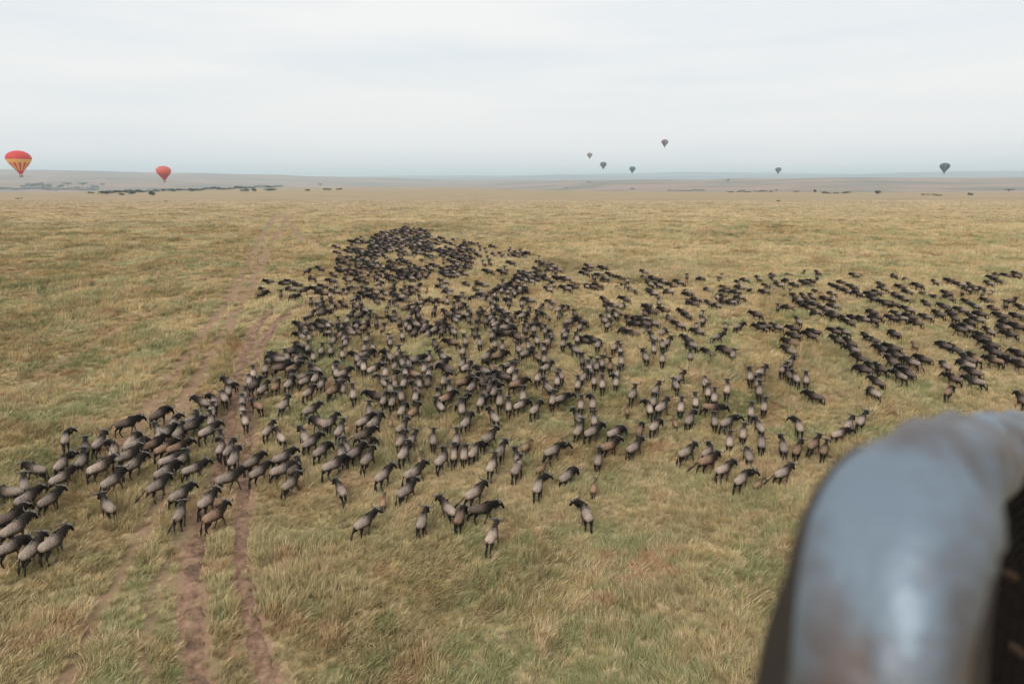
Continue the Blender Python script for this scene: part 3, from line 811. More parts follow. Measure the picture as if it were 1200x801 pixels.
TINT = {'': (1.0, 0.98, 0.96), 'd': (0.50, 0.45, 0.43), 'b': (0.84, 0.66, 0.52), 'p': (1.28, 1.22, 1.16), 'c': (1.05, 0.9, 0.78)}
COATW = {'': 'grey', 'd': 'dark', 'b': 'brown', 'p': 'pale', 'c': 'tan'}
recs = []
for i in order:
    x_, y_, hd, code = herd[i]
    g = random.Random(int(i) * 7 + 3)
    coat = next((c_ for c_ in code if c_ in 'dbpc'), '')
    if 'c' in code: pose = 'calf'
    elif 't' in code: pose = 'trot'
    elif 's' in code: pose = 'swish'
    elif 'r' in code: pose = 'turn_right'
    elif 'l' in code: pose = 'turn_left'
    elif 'w' in code: pose = 'low'
    else: pose = g.choices(['walk_a', 'walk_b', 'stand', 'turn_right', 'turn_left', 'low', 'swish', 'graze', 'trot'], [5, 5, 1.5, 1.5, 1.5, 2.5, 0.8, 1.3 if x_ > 700 else 0.5, 0.6])[0]
    sc_ = float(np.interp(y_, [300, 350, 400, 480, 560], [0.84, 0.88, 0.97, 1.04, 1.08])) * g.uniform(0.94, 1.07) * (0.68 if 'c' in code else 1.0)
    if x_ > 800 and y_ < 400: sc_ *= 0.90
    elif x_ > 940: sc_ *= 0.93
    if x_ < 160 and y_ > 520: sc_ *= 1.03
    yaw = hd * 0.9 + math.degrees(math.atan((x_ - CX) / F)) + g.gauss(0, 13 if x_ > 900 else 7)
    vyaw = hd
    a = R(yaw); dx_, dy_ = math.sin(a), math.cos(a)
    # pitch and roll with the slope
    e_ = 0.6
    s1 = float(height(hx[i] + dx_ * e_, hy[i] + dy_ * e_, False) - height(hx[i] - dx_ * e_, hy[i] - dy_ * e_, False)) / (2 * e_)
    t_ = g.uniform(0.74, 1.14)
    tint = tuple(min(1.6, q * t_) for q in TINT[coat]) + (1,)
    recs.append(dict(i=int(i), px=x_, py=y_, yaw=yaw, vyaw=vyaw, pose=pose, scale=sc_, loc=(float(hx[i]), float(hy[i]), float(hz[i])), pitch=math.atan(s1), tint=tint, coat=coat))

# ---- labels
SPECIAL = {
    (62, 640): 'large grey wildebeest nearest to the lower left corner',
    (38, 648): 'grey wildebeest half hidden behind the big one in the lower left corner',
    (126, 594): 'lone wildebeest seen from behind between the left bunch and the dirt track',
    (149, 496): 'dark wildebeest standing side-on alone at the herd\'s upper left rim',
    (427, 611): 'trotting wildebeest with a raised foreleg at the herd\'s front, right of the track',
    (449, 583): 'small tan calf following straight behind others above the trotting wildebeest',
    (687, 604): 'lone wildebeest walking away apart from the herd, lowest right of centre',
    (577, 630): 'pale wildebeest walking away, nearest of all at the bottom centre',
    (565, 598): 'dark wildebeest standing side-on facing right at the bottom centre',
    (495, 611): 'wildebeest seen from behind just left of the bottom centre cluster',
    (525, 598): 'wildebeest with head turned left in the bottom centre cluster',
    (539, 607): 'brown wildebeest between the left-turned one and the dark side-on one',
    (557, 580): 'pale wildebeest heading right just above the dark side-on one',
    (399, 571): 'wildebeest angled left beside the round grass tussock near the track',
    (251, 605): 'brown wildebeest heading right, lowest of those walking on the track',
    (211, 601): 'grey wildebeest seen from behind at the left rut of the track',
    (185, 572): 'grey wildebeest with its black tail swung out, left of the track',
    (243, 587): 'grey wildebeest just above the brown one on the track',
    (18, 625): 'pale necked wildebeest at the left picture edge heading right',
    (696, 567): 'small tan calf walking alone above the lone wildebeest',
    (955, 461): 'dark wildebeest alone in open grass left of the right-hand herd',
    (1072, 403): 'small tan calf alone in a gap of the right-hand herd',
    (1112, 460): 'brown wildebeest lowest of the right-hand herd, seen from behind',
    (1197, 469): 'dark wildebeest cut by the right picture edge above the padded basket',
    (1010, 491): 'grey wildebeest just touching the top left of the padded basket',
    (918, 556): 'grey wildebeest side-on facing right, nearest to the padded basket',
    (1028, 447): 'dark wildebeest facing left at the lower end of the right-hand herd',
    (834, 477): 'brown wildebeest side-on among others seen from behind, right of centre',
    (849, 550): 'pale wildebeest turned right in the small group left of the padded basket',
    (830, 539): 'brown wildebeest with swung tail in the small group left of the padded basket',
    (805, 529): 'grey wildebeest leading the left side of the group near the padded basket',
    (889, 564): 'small tan calf in the group left of the padded basket',
    (517, 426): 'big grey wildebeest facing right in a clearing of the central herd',
    (735, 480): 'small tan calf walking alone in the clearing right of centre',
    (457, 492): 'small tan calf right of the tight bunch left of centre',
    (665, 556): 'grey wildebeest heading right alone below the central herd',
}


def zone(x, y):
    if x > 960: return 'in the upper right-hand herd' if y < 396 else 'in the lower right-hand herd'
    if x > 870 and y < 415: return 'between the central and right-hand herds'
    if y > 485:
        if x < 90: return 'in the bunch at the left edge'
        if x < 200: return 'in the bunch left of the track'
        if x < 310: return 'crossing the dirt track'
        if x < 412: return 'in the tight bunch right of the track'
        if x < 500: return 'below centre-left'
        if x < 600: return 'along the lower centre'
        if x < 720: return 'in the lower middle'
        if x < 820: return 'on the lower right of centre'
        return 'in the group left of the padded basket'
    if x < 310: return 'beside the track bend'
    if x < 415: return 'in the left flank above the track bunch'
    if x < 510: return 'in the centre-left column'
    if x < 600: return 'in the thick of the centre'
    if x < 680: return 'right of the herd centre'
    if x < 780: return 'in the looser centre-right part'
    return 'in the files right of centre'


def view(yaw):
    y_ = (yaw + 180) % 360 - 180
    if abs(y_) <= 28: return 'seen from behind'
    if abs(y_) >= 150: return 'facing the viewer'
    if y_ > 0: return 'heading right' if y_ > 50 else 'angled right'
    return 'heading left' if y_ < -50 else 'angled left'


NOBJ = 300
indiv = recs[:NOBJ]
# individuals are the largest in the photo: the nearest ones that stand in the frame
groups = {}
for r_ in indiv:
    key = min(SPECIAL, key=lambda q: abs(q[0] - r_['px']) + abs(q[1] - r_['py']))
    if abs(key[0] - r_['px']) + abs(key[1] - r_['py']) < 1.5:
        r_['label'] = SPECIAL[key]; continue
    nm = 'calf' if r_['coat'] == 'c' else 'wildebeest'
    groups.setdefault((COATW[r_['coat']], nm, view(r_['vyaw']), zone(r_['px'], r_['py'])), []).append(r_)
ORD = ['first', 'second', 'third', 'fourth', 'fifth', 'sixth', 'seventh', 'eighth', 'ninth', 'tenth', 'eleventh', 'twelfth', 'thirteenth', 'fourteenth', 'fifteenth', 'sixteenth', 'seventeenth', 'eighteenth', 'nineteenth', 'twentieth']
for (cw, nm, vw, zn), mem in groups.items():
    base = f'{cw} {nm} {vw} {zn}'
    if len(mem) == 1:
        mem[0]['label'] = base; continue
    mem.sort(key=lambda q: q['px'])
    for k, q in enumerate(mem):
        if len(mem) == 2: q['label'] = base + (', left of two' if k == 0 else ', right of two')
        elif k < len(ORD): q['label'] = base + f', {ORD[k]} from left'
        else: q['label'] = base + ', among the rightmost'
for r_ in indiv:
    body, kids = KIT[r_['pose']]
    o = bpy.data.objects.new('wildebeest', body); col.objects.link(o)
    o.location = r_['loc']; o.rotation_euler = (r_['pitch'], 0, -R(r_['yaw'])); o.scale = (r_['scale'],) * 3
    o.color = r_['tint']
    tag(o, r_['label'], 'wildebeest', 'wildebeest of the migrating herd')
    for nm, q in kids:
        c_ = bpy.data.objects.new(nm, q); col.objects.link(c_); c_.parent = o

# the far rest of the herd: one mass
protos = []
for pose in ('walk_a', 'walk_b', 'stand', 'low', 'turn_left', 'graze', 'calf'):
    for tint in (('', 'd', 'b', 'p') if pose != 'calf' else ('c',)):
        body, kids = KIT[pose]
        bm = bmesh.new(); bm.from_mesh(body)
        lay = bm.verts.layers.float_color['coat']
        for nm, q in kids:
            n0 = len(bm.verts); nf = len(bm.faces)
            bm.from_mesh(q); bm.verts.ensure_lookup_table(); bm.faces.ensure_lookup_table()
            cc = (0.085, 0.075, 0.068, 1) if nm == 'horn' else (0.02, 0.017, 0.015, 1)
            for v_ in bm.verts[n0:]: v_[lay] = cc
            for f_ in bm.faces[nf:]: f_.material_index = 0
        for v_ in bm.verts:
            q = v_[lay]; v_[lay] = (q[0] * TINT[tint][0] * 0.8, q[1] * TINT[tint][1] * 0.8, q[2] * TINT[tint][2] * 0.8, 1)
        me = bpy.data.meshes.new('far_wildebeest'); bm.to_mesh(me); bm.free()
        me.materials.clear(); me.materials.append(MCOAT)
        o = bpy.data.objects.new('p%02d_far_wildebeest' % len(protos), me)
        protos.append((pose, tint, o))
rest = recs[NOBJ:]
pidx = []
for r_ in rest:
    cand = [k for k, (pp, tt, _) in enumerate(protos) if tt == r_['coat'] and (pp == r_['pose'])] or [k for k, (pp, tt, _) in enumerate(protos) if tt == r_['coat']]
    pidx.append(cand[r_['i'] % len(cand)])
far_herd = scatter('distant_herd', np.array([q['loc'] for q in rest]), np.array([(q['pitch'], 0, -R(q['yaw'])) for q in rest]), np.array([(q['scale'],) * 3 for q in rest]), np.array(pidx), [q for _, _, q in protos])
tag(far_herd, 'far mass of the wildebeest herd narrowing towards the horizon', 'herd', kind='stuff')
print('herd', len(recs))

# ------------------------------------------------------------------ grass over the plain
def grass_points(y0, y1, dens, scale, seed):
    g = np.random.default_rng(seed)
    W = y1 * 0.80 + 6
    N_ = int((y1 - y0) * 2 * W * dens)
    x = g.uniform(-W, W, N_); y = g.uniform(y0, y1, N_)
    keep = np.abs(x) < y * 0.80 + 6
    x, y = x[keep], y[keep]
    m = track_mask(x, y)
    keep = (g.random(len(x)) > m * 1.25) | (g.random(len(x)) < 0.10)
    x, y, m = x[keep], y[keep], m[keep]
    small = dict(zip(zip(x, y), m))
    # trodden under the animals
    if y0 < 160:
        hk = set()
        for ax, ay in zip(hx, hy):
            for q in (-0.45, 0.0, 0.45):
                for q2 in (-0.45, 0.0, 0.45): hk.add((int((ax + q) // 0.45), int((ay + q2) // 0.45)))
        tr_ = np.fromiter(((int(a), int(b)) in hk for a, b in zip(x // 0.45, y // 0.45)), bool, len(x))
        keep = ~tr_ | (g.random(len(x)) < 0.6)
        x, y = x[keep], y[keep]
    patch = fbm(x / 2.2, y / 2.2, 17, 3)
    keep = g.random(len(x)) < 0.45 + 1.1 * patch
    x, y, patch = x[keep], y[keep], patch[keep]
    z = height(x, y)
    swirl = (fbm(x / 7, y / 7, 29, 2) - 0.5) * 5.0 + 0.35
    rot = np.stack([g.normal(0, 0.08, len(x)), g.normal(0, 0.08, len(x)), swirl + g.normal(0, 0.7, len(x))], -1)
    s = scale * g.uniform(0.75, 1.25, len(x)) * (0.45 + 0.75 * fbm(x / 1.6, y / 1.6, 19, 2) + 0.55 * sstep(0.35, 0.7, fbm(x / 4.5, y / 4.5, 83, 2)))
    s = s * (1 - 0.5 * np.fromiter((small[q] for q in zip(x, y)), float, len(x)))
    hh = (1.25 - 0.35 * sstep(50, 110, y)) * 0.75 + 0.6 * fbm(x / 5, y / 5, 37, 2)
    tall = (fbm(x / 4, y / 4, 43, 2) > 0.60) & (g.random(len(x)) < 0.5)
    idx = np.where(tall, g.integers(5, 7, len(x)), g.integers(0, 5, len(x)))
    return np.stack([x, y, z - 0.01], -1), rot, np.stack([s, s, s * hh], -1), idx


bands = [grass_points(23, 48, 14.0, 0.92, 1), grass_points(48, 75, 9.0, 1.1, 2), grass_points(75, 120, 4.6, 1.4, 3), grass_points(120, 200, 2.0, 1.55, 4), grass_points(200, 330, 0.65, 1.9, 5), grass_points(330, 480, 0.22, 2.2, 6)]
P = [np.concatenate([b[k] for b in bands]) for k in range(4)]
# flatten the far tufts: shorter against their spread
fl = sstep(110, 260, P[0][:, 1]); P[2][:, 2] *= 1 - 0.55 * fl - 0.33 * sstep(260, 520, P[0][:, 1])
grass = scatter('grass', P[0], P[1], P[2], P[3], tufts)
tag(grass, 'dry windswept grass covering the plain', 'grass', kind='stuff')

# ------------------------------------------------------------------ hot air balloons
def envelope(R_, gores, colour_of, name, parent, top_flat=0.93):
    prof = [(0.0, 1.0), (0.16, 0.992), (0.34, 0.955), (0.52, 0.885), (0.68, 0.785), (0.80, 0.66), (0.88, 0.52), (0.90, 0.42), (0.885, 0.30), (0.835, 0.16), (0.755, 0.02), (0.65, -0.13), (0.53, -0.29), (0.40, -0.46), (0.28, -0.62), (0.185, -0.755), (0.15, -0.82)]
    V, Fc, mi = [], [], []
    sub = 3; nc = gores * sub
    for r0, z0 in prof:
        for k in range(nc):
            a = 2 * math.pi * k / nc; b = (k % sub) / sub
            bulge = 1 + 0.035 * math.sin(math.pi * b) * min(1, r0 * 1.5)
            V.append((R_ / 0.9 * r0 * bulge * math.cos(a), R_ / 0.9 * r0 * bulge * math.sin(a), R_ / 0.9 * z0 * 1.0))
    mats = []
    for i in range(len(prof) - 1):
        for k in range(nc):
            k2 = (k + 1) % nc
            Fc.append((i * nc + k, (i + 1) * nc + k, (i + 1) * nc + k2, i * nc + k2))
            mi.append(colour_of(i, k // sub))
    return V, Fc, mi


ROPE = simple('balloon_rope', (0.08, 0.07, 0.06), 0.8)
WICK = simple('balloon_wicker', (0.16, 0.09, 0.04), 0.8, noise=0.3, scale=3)


def balloon(px, py, wpx, diam, mats, colour_of, label, gores=16, rope=4):
    d = F * diam / wpx
    q = ray(px, py) * d
    root = bpy.data.objects.new('hot_air_balloon', None); col.objects.link(root)
    R_ = diam / 2
    zb = -1.25 * R_
    root.location = (q[0], q[1], HC + q[2] + zb)
    V, Fc, mi = envelope(R_, gores, colour_of, 'envelope', root)
    V = [(a, b, c - zb) for a, b, c in V]
    e = mesh_obj('envelope', V, Fc, mats, root)
    e.data.polygons.foreach_set('material_index', mi)
    # scoop under the mouth
    sv, sf = [], []
    for z0, r0 in ((-0.80, 0.155), (-0.90, 0.12), (-0.93, 0.115)):
        for k in range(16):
            a = 2 * math.pi * k / 16; sv.append((R_ / 0.9 * r0 * math.cos(a), R_ / 0.9 * r0 * math.sin(a), R_ / 0.9 * z0 - zb))
    for i in range(2):
        for k in range(16): sf.append((i * 16 + k, i * 16 + (k + 1) % 16, (i + 1) * 16 + (k + 1) % 16, (i + 1) * 16 + k))
    mesh_obj('scoop', sv, sf, mats[0], root)
    bw = R_ * 0.13; bt = R_ * 0.13
    bm = bmesh.new()
    bmesh.ops.create_cube(bm, size=1.0)
    for v in bm.verts: v.co = Vector((v.co.x * bw * 2 * (1.0 if v.co.z > 0 else 0.9), v.co.y * bw * 1.5 * (1.0 if v.co.z > 0 else 0.9), (v.co.z + 0.5) * bt))
    bmesh.ops.bevel(bm, geom=bm.edges[:], offset=bw * 0.12, segments=2, affect='EDGES')
    me = bpy.data.meshes.new('basket'); bm.to_mesh(me); bm.free(); me.materials.append(WICK)
    bo = bpy.data.objects.new('basket', me); col.objects.link(bo); bo.parent = root
    for sx in (-1, 1):
        for sy in (-1, 1):
            rv, rf = [], []
            p0 = Vector((sx * bw * 0.95, sy * bw * 0.7, bt * 0.95)); p1 = Vector((sx * R_ * 0.115, sy * R_ * 0.115, R_ / 0.9 * -0.92 - zb))
            loft(rv, rf, [p0, p1], [(0.05, 0.05)] * 2, 5)
            mesh_obj('rope', rv, rf, ROPE, root)
    tag(root, label, 'balloon', 'hot air balloons over the plain')
    return root


def fab(name, c): return simple(name, c, 0.55, noise=0.08, scale=0.6, spec=0.3)


RED, ORA, YEL = fab('red_fabric', (0.62, 0.035, 0.03)), fab('orange_fabric', (0.72, 0.085, 0.025)), fab('yellow_fabric', (0.85, 0.45, 0.12))
DRED = fab('dark_red_fabric', (0.42, 0.03, 0.035))
SLATE, NAVY, TEAL, TAUPE, PLUM, PALE_ = fab('slate_fabric', (0.05, 0.075, 0.095)), fab('navy_fabric', (0.02, 0.035, 0.06)), fab('teal_fabric', (0.03, 0.10, 0.13)), fab('taupe_fabric', (0.16, 0.11, 0.09)), fab('plum_fabric', (0.10, 0.05, 0.06)), fab('pale_fabric', (0.35, 0.28, 0.24))
balloon(22.5, 191, 25.5, 19, [RED, ORA, YEL], lambda i, g: 0 if i < 8 else (2 if i < 10 else ((2 if g % 2 else 0) if i < 14 else 0)), 'large red balloon with a yellow band and stripes at the far left', 24)
balloon(192, 203.5, 16, 18, [fab('salmon_fabric', (0.60, 0.10, 0.07)), ORA, DRED], lambda i, g: 0 if i < 7 else (1 if i < 10 else 2), 'red and orange balloon low over the shrubs, right of the striped one', 20)
balloon(691, 182.5, 6.2, 17, [TAUPE, PALE_], lambda i, g: 1 if g % 4 == 0 else 0, 'taupe balloon leftmost of the middle cluster', 16)
balloon(707, 194, 7.6, 18, [TEAL, SLATE], lambda i, g: 0 if g % 2 else 1, 'slate teal balloon between the taupe and the teal one', 16)
balloon(741, 199, 7.2, 18, [TEAL, NAVY], lambda i, g: 0 if i < 10 else 1, 'teal balloon lowest of the middle cluster', 16)
balloon(779, 168, 8.0, 18, [PLUM, PALE_], lambda i, g: 1 if (g % 4 == 0 and i > 4) else 0, 'plum balloon with pale stripes, highest in the sky', 16)
balloon(912, 200, 6.8, 18, [SLATE, NAVY], lambda i, g: 0 if g % 2 else 1, 'small slate balloon right of the middle cluster', 16)
balloon(1107, 197, 10.8, 19, [NAVY, SLATE], lambda i, g: 1 if g % 3 == 0 else 0, 'dark slate blue balloon at the far right', 18)

# ------------------------------------------------------------------ far trees and bushes
LEAF = []
for nm, c in (('dark_leaves', (0.030, 0.045, 0.022)), ('green_leaves', (0.04, 0.075, 0.03)), ('dull_leaves', (0.075, 0.085, 0.045))):
    LEAF.append(simple(nm, c, 0.8, noise=0.5, scale=1.5, spec=0.2))
BARK = simple('bark', (0.09, 0.07, 0.055), 0.9)


def crown_mesh(seed, mat, flat, lumps=7, leaves=420):
    r = random.Random(seed); V, Fc = [], []
    cl = []
    for k in range(lumps):
        a = r.uniform(0, 6.283); d = 0.42 * math.sqrt(r.random())
        cl.append((d * math.cos(a), d * math.sin(a), r.uniform(0.35, 0.72) if not flat else r.uniform(0.74, 0.88), r.uniform(0.16, 0.3)))
    for i in range(leaves):
        cx, cy, cz, cr_ = r.choice(cl)
        v = Vector((r.gauss(0, 1), r.gauss(0, 1), r.gauss(0, 1))).normalized() * cr_ * r.uniform(0.55, 1.1)
        q = Vector((cx + v.x, cy + v.y, max(0.06, cz + v.z * (0.35 if flat else 0.95))))
        s = r.uniform(0.045, 0.10)
        a = Vector((r.gauss(0, 1), r.gauss(0, 1), r.gauss(0, 1))).normalized(); b = a.orthogonal().normalized(); c = a.cross(b)
        i0 = len(V); V += [q - b * s, q + c * s * 0.7, q + b * s, q - c * s * 0.7]; Fc.append((i0, i0 + 1, i0 + 2, i0 + 3))
    me = bpy.data.meshes.new('crown'); me.from_pydata([tuple(q) for q in V], [], Fc); me.materials.append(mat); me.update()
    return me


def trunk_mesh(seed, flat):
    r = random.Random(seed); V, Fc = [], []
    top = 0.78 if flat else 0.5
    loft(V, Fc, [(0, 0, -0.05), (0.02, 0, top * 0.5), (0.01, 0.01, top)], [(0.035, 0.035), (0.025, 0.025), (0.016, 0.016)], 7)
    for k in range(5):
        a = k * 1.257 + r.uniform(-0.3, 0.3); d = r.uniform(0.22, 0.36)
        loft(V, Fc, [(0.01, 0, top * r.uniform(0.45, 0.8)), (d * 0.5 * math.cos(a), d * 0.5 * math.sin(a), top * 0.9), (d * math.cos(a), d * math.sin(a), top * 1.05)], [(0.016, 0.016), (0.011, 0.011), (0.005, 0.005)], 5)
    me = bpy.data.meshes.new('trunk'); me.from_pydata([tuple(q) for q in V], [], Fc); me.materials.append(BARK); me.update()
    return me


CROWNS = {(t, k): crown_mesh(300 + 10 * t + k, LEAF[t], False) for t in range(3) for k in range(3)}
ACACIA = [crown_mesh(400 + k, LEAF[0], True, 9, 380) for k in range(2)]
TR = [trunk_mesh(1, False), trunk_mesh(2, True)]


def tree(px, base, wpx, hpx, t, label, group, flat=False, name='bush', cat='bush'):
    """base: picture row where the foot meets the ground"""
    x_, y_ = pix([px], [base]); x_, y_ = float(x_[0]), float(y_[0])
    d = y_ * CP
    k = int(px * 7 + base) % 3
    o = bpy.data.objects.new(name, None); col.objects.link(o)
    o.location = (x_, y_, float(height(x_, y_, False)) - 0.1)
    wm, hm = wpx * d / F, hpx * d / F
    o.scale = (wm, wm, hm); o.rotation_euler = (0, 0, (px * 1.7) % 6.28)
    c_ = bpy.data.objects.new('crown', ACACIA[k % 2] if flat else CROWNS[(t, k)]); col.objects.link(c_); c_.parent = o
    b_ = bpy.data.objects.new('trunk', TR[1 if flat else 0]); col.objects.link(b_); b_.parent = o
    tag(o, label, cat, group)


tr = random.Random(9)
# the green shrub line rising to the right behind the red balloon
for k in range(46):
    px = 128 + k * 4.5 + tr.uniform(-2, 2)
    base = 226.7 - 7.2 * (px - 128) / 205 + tr.uniform(-0.5, 0.7)
    tree(px, base, tr.uniform(6, 11), tr.uniform(2.2, 4.2), tr.choice([1, 1, 2, 0]), 'green bush in the long shrub line ' + ('left of the red and orange balloon' if px < 183 else 'under the red and orange balloon' if px < 203 else 'just right of the red and orange balloon' if px < 262 else 'near its thin right end'), 'shrub line on the left plain')
for px, base, w_, h_, t, lb in ((107, 227, 6, 3, 0, 'small dark bush at the left end of the shrub line'), (125, 228, 17, 5, 0, 'broad dark bush at the left end of the shrub line'), (143, 229, 7, 3.5, 0, 'low dark bush just right of the broad dark one'),
                                (155, 228, 9, 4, 0, 'dark bush between the low one and the tall round one'), (180, 230, 10.5, 7, 0, 'tall round dark bush standing below the red and orange balloon'), (226, 224.5, 8, 4, 0, 'dark bush in front of the shrub line, right of the balloon'),
                                (287, 224.5, 9, 4, 0, 'dark bush left of the two in front of the shrub line\'s end'), (298, 224.7, 6, 5, 0, 'upright dark bush in front of the shrub line\'s end'), (316, 224, 13, 4, 1, 'broad green bush right of the upright dark one'),
                                (361, 224, 7, 3, 0, 'small dark bush alone right of the shrub line'), (384, 223, 9, 3, 0, 'left bush of the dark pair on the plain edge'), (397, 222.6, 7, 2.6, 0, 'right bush of the dark pair on the plain edge'),
                                (376, 217.5, 6, 3.2, 0, 'dark bush on the skyline of the near plain'), (194, 236.5, 4, 1.6, 0, 'tiny dark bush in the open plain below the shrub line'), (22, 233, 7, 1.6, 0, 'low dark bush in the open plain at the left')):
    tree(px, base, w_, h_, t, lb, 'bushes on the left plain')
for k, (px, base, w_, h_) in enumerate(((30, 219.5, 10, 4), (38, 220, 12, 6), (46, 219, 10, 6), (55, 220, 10, 5), (71, 220, 8, 4.5), (80, 219.5, 9, 5.5), (97, 220, 9, 6), (112, 220.5, 9, 4.5), (120, 219.5, 6, 4.5))):
    tree(px, base, w_, h_, 1 if k % 2 else 0, ORD[k] + ' tree from the left in the hazy row under the striped balloon', 'trees in the hazy valley row', flat=(k in (5, 6, 8)), name='tree', cat='tree')
for k in range(26):
    px = -2 + k * 4.6 + tr.uniform(-2, 2)
    tree(px, 222.6 + tr.uniform(-1.2, 0.8), tr.uniform(7, 11), tr.uniform(1.8, 3.0), tr.choice([1, 2]), 'low hazy bush in the green belt at the left edge', 'green belt in the left valley')
for k, (px, base, w_, h_, lb, fl_) in enumerate(((853, 215, 5, 5, 'lone tree standing on the right hillside skyline', True), (1028, 228, 7, 5.5, 'round dark bush at the plain edge below right of the small slate balloon', False), (1137, 229.5, 5, 4.5, 'dark bush at the right plain edge under the dark blue balloon', False),
                                                  (955.5, 226, 5, 4.5, 'small upright bush on the right plain edge', False), (933, 226.5, 7, 3, 'low bush left of the small upright one', True), (909, 224, 5, 2.4, 'leftmost low bush of those below the small slate balloon', False), (912, 236, 5, 1.8, 'tiny dark bush in the open plain at the right', False),
                                                  (1182, 225, 10, 3.6, 'flat topped tree near the right picture edge', True), (741, 222, 6, 2.2, 'small bush under the teal balloon', False), (664, 220.5, 6, 1.6, 'small bush left of the middle cluster of balloons', False), (690, 214.5, 4, 2.4, 'hazy tree under the taupe balloon', False))):
    tree(px, base, w_, h_, 0, lb, 'trees and bushes on the right plain', flat=fl_, name='tree' if 'tree' in lb else 'bush', cat='tree' if 'tree' in lb else 'bush')
for x0, x1, b0, cnt in ((780, 825, 223.5, 9), (852, 905, 225, 11), (960, 1000, 226.5, 7), (1082, 1104, 229, 5)):
    for k in range(cnt):
        tree(x0 + (x1 - x0) * (k + tr.random()) / cnt, b0 + tr.uniform(-0.6, 0.6), tr.uniform(4, 8), tr.uniform(1.4, 2.4), tr.choice([0, 2]), 'low dull bush in the ' + {780: 'bush line left of the lone skyline tree', 852: 'bush line right of the lone skyline tree', 960: 'bush line under the small slate balloon', 1082: 'short bush line left of the dark blue balloon'}[x0], 'bush line on the right plain edge')

# ------------------------------------------------------------------ the padded corner of the viewer's own basket
cam_m = Matrix.Translation((0, 0, HC)) @ Euler((math.pi / 2 - PITCH, 0, 0)).to_matrix().to_4x4()


def cpt(px, py, dep):
    u = (px - CX) / F; v = (py - CY) / F
    return cam_m @ Vector((u * dep, -v * dep, -dep))


def leather(name, cool, warm, rough):
    """shiny padded covering, its reflections painted in as cool and warm blotches"""
    m, n, l, p = new_mat(name)
    t = n.new('ShaderNodeTexCoord'); q = n.new('ShaderNodeTexNoise'); q.inputs['Scale'].default_value = 7; q.inputs['Detail'].default_value = 5; q.inputs['Roughness'].default_value = 0.55
    l.new(t.outputs['Object'], q.inputs['Vector'])
    r = n.new('ShaderNodeValToRGB'); e = r.color_ramp.elements
    e[0].position = 0.40; e[0].color = warm + (1,); e[1].position = 0.58; e[1].color = cool + (1,)  # blue and brown reflections painted as blotches of base colour
    l.new(q.outputs['Fac'], r.inputs['Fac']); l.new(r.outputs['Color'], p.inputs['Base Color'])
    p.inputs['Roughness'].default_value = rough; p.inputs['Specular IOR Level'].default_value = 0.6; p.inputs['Metallic'].default_value = 0.65
    q2 = n.new('ShaderNodeTexNoise'); q2.inputs['Scale'].default_value = 14; q2.inputs['Detail'].default_value = 5
    l.new(t.outputs['Object'], q2.inputs['Vector'])
    b = n.new('ShaderNodeBump'); b.inputs['Strength'].default_value = 0.5; b.inputs['Distance'].default_value = 0.02
    l.new(q2.outputs['Fac'], b.inputs['Height']); l.new(b.outputs['Normal'], p.inputs['Normal'])
    return m


LEA = leather('grey_padded_leather', (0.215, 0.27, 0.325), (0.135, 0.105, 0.095), 0.50)
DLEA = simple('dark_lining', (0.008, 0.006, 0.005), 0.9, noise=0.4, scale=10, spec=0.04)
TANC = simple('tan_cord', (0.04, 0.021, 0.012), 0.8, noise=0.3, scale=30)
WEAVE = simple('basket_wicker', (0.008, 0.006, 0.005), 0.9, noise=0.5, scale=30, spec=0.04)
root = bpy.data.objects.new('balloon_basket', None); col.objects.link(root)
base_pt = cpt(1060, 900, 0.70); root.location = base_pt
# centre line: picture x, y, depth, radius
line = [(990, 1010, 0.60, 0.094), (1005, 900, 0.60, 0.088), (1020, 800, 0.60, 0.0815), (1029, 720, 0.60, 0.076), (1038, 660, 0.605, 0.072), (1050, 617, 0.625, 0.069), (1072, 580, 0.68, 0.067), (1102, 555, 0.80, 0.066), (1142, 533, 1.05, 0.060), (1190, 516, 1.45, 0.058), (1232, 508, 2.0, 0.058), (1270, 503, 2.7, 0.058)]
RX = [q[0] for q in line[6:]]; RD = [q[2] for q in line[6:]]; RYC = [q[1] for q in line[6:]]


def rim_depth(px_): return float(np.interp(px_, RX, RD))
def rim_row(px_): return float(np.interp(px_, RX, RYC))
ctr = np.array([tuple(cpt(a, b, c)) for a, b, c, r_ in line]); rad = np.array([q[3] for q in line])
t0 = np.r_[0, np.cumsum(np.linalg.norm(np.diff(ctr, axis=0), axis=1))]; tt = np.linspace(0, t0[-1], 150)


def cr_interp(t0, A, tt):
    # smooth: linear resample then repeated averaging
    B_ = np.stack([np.interp(tt, t0, A[:, k]) for k in range(A.shape[1])], -1)
    for _ in range(14): B_[1:-1] = (B_[:-2] + B_[1:-1] * 2 + B_[2:]) / 4
    return B_


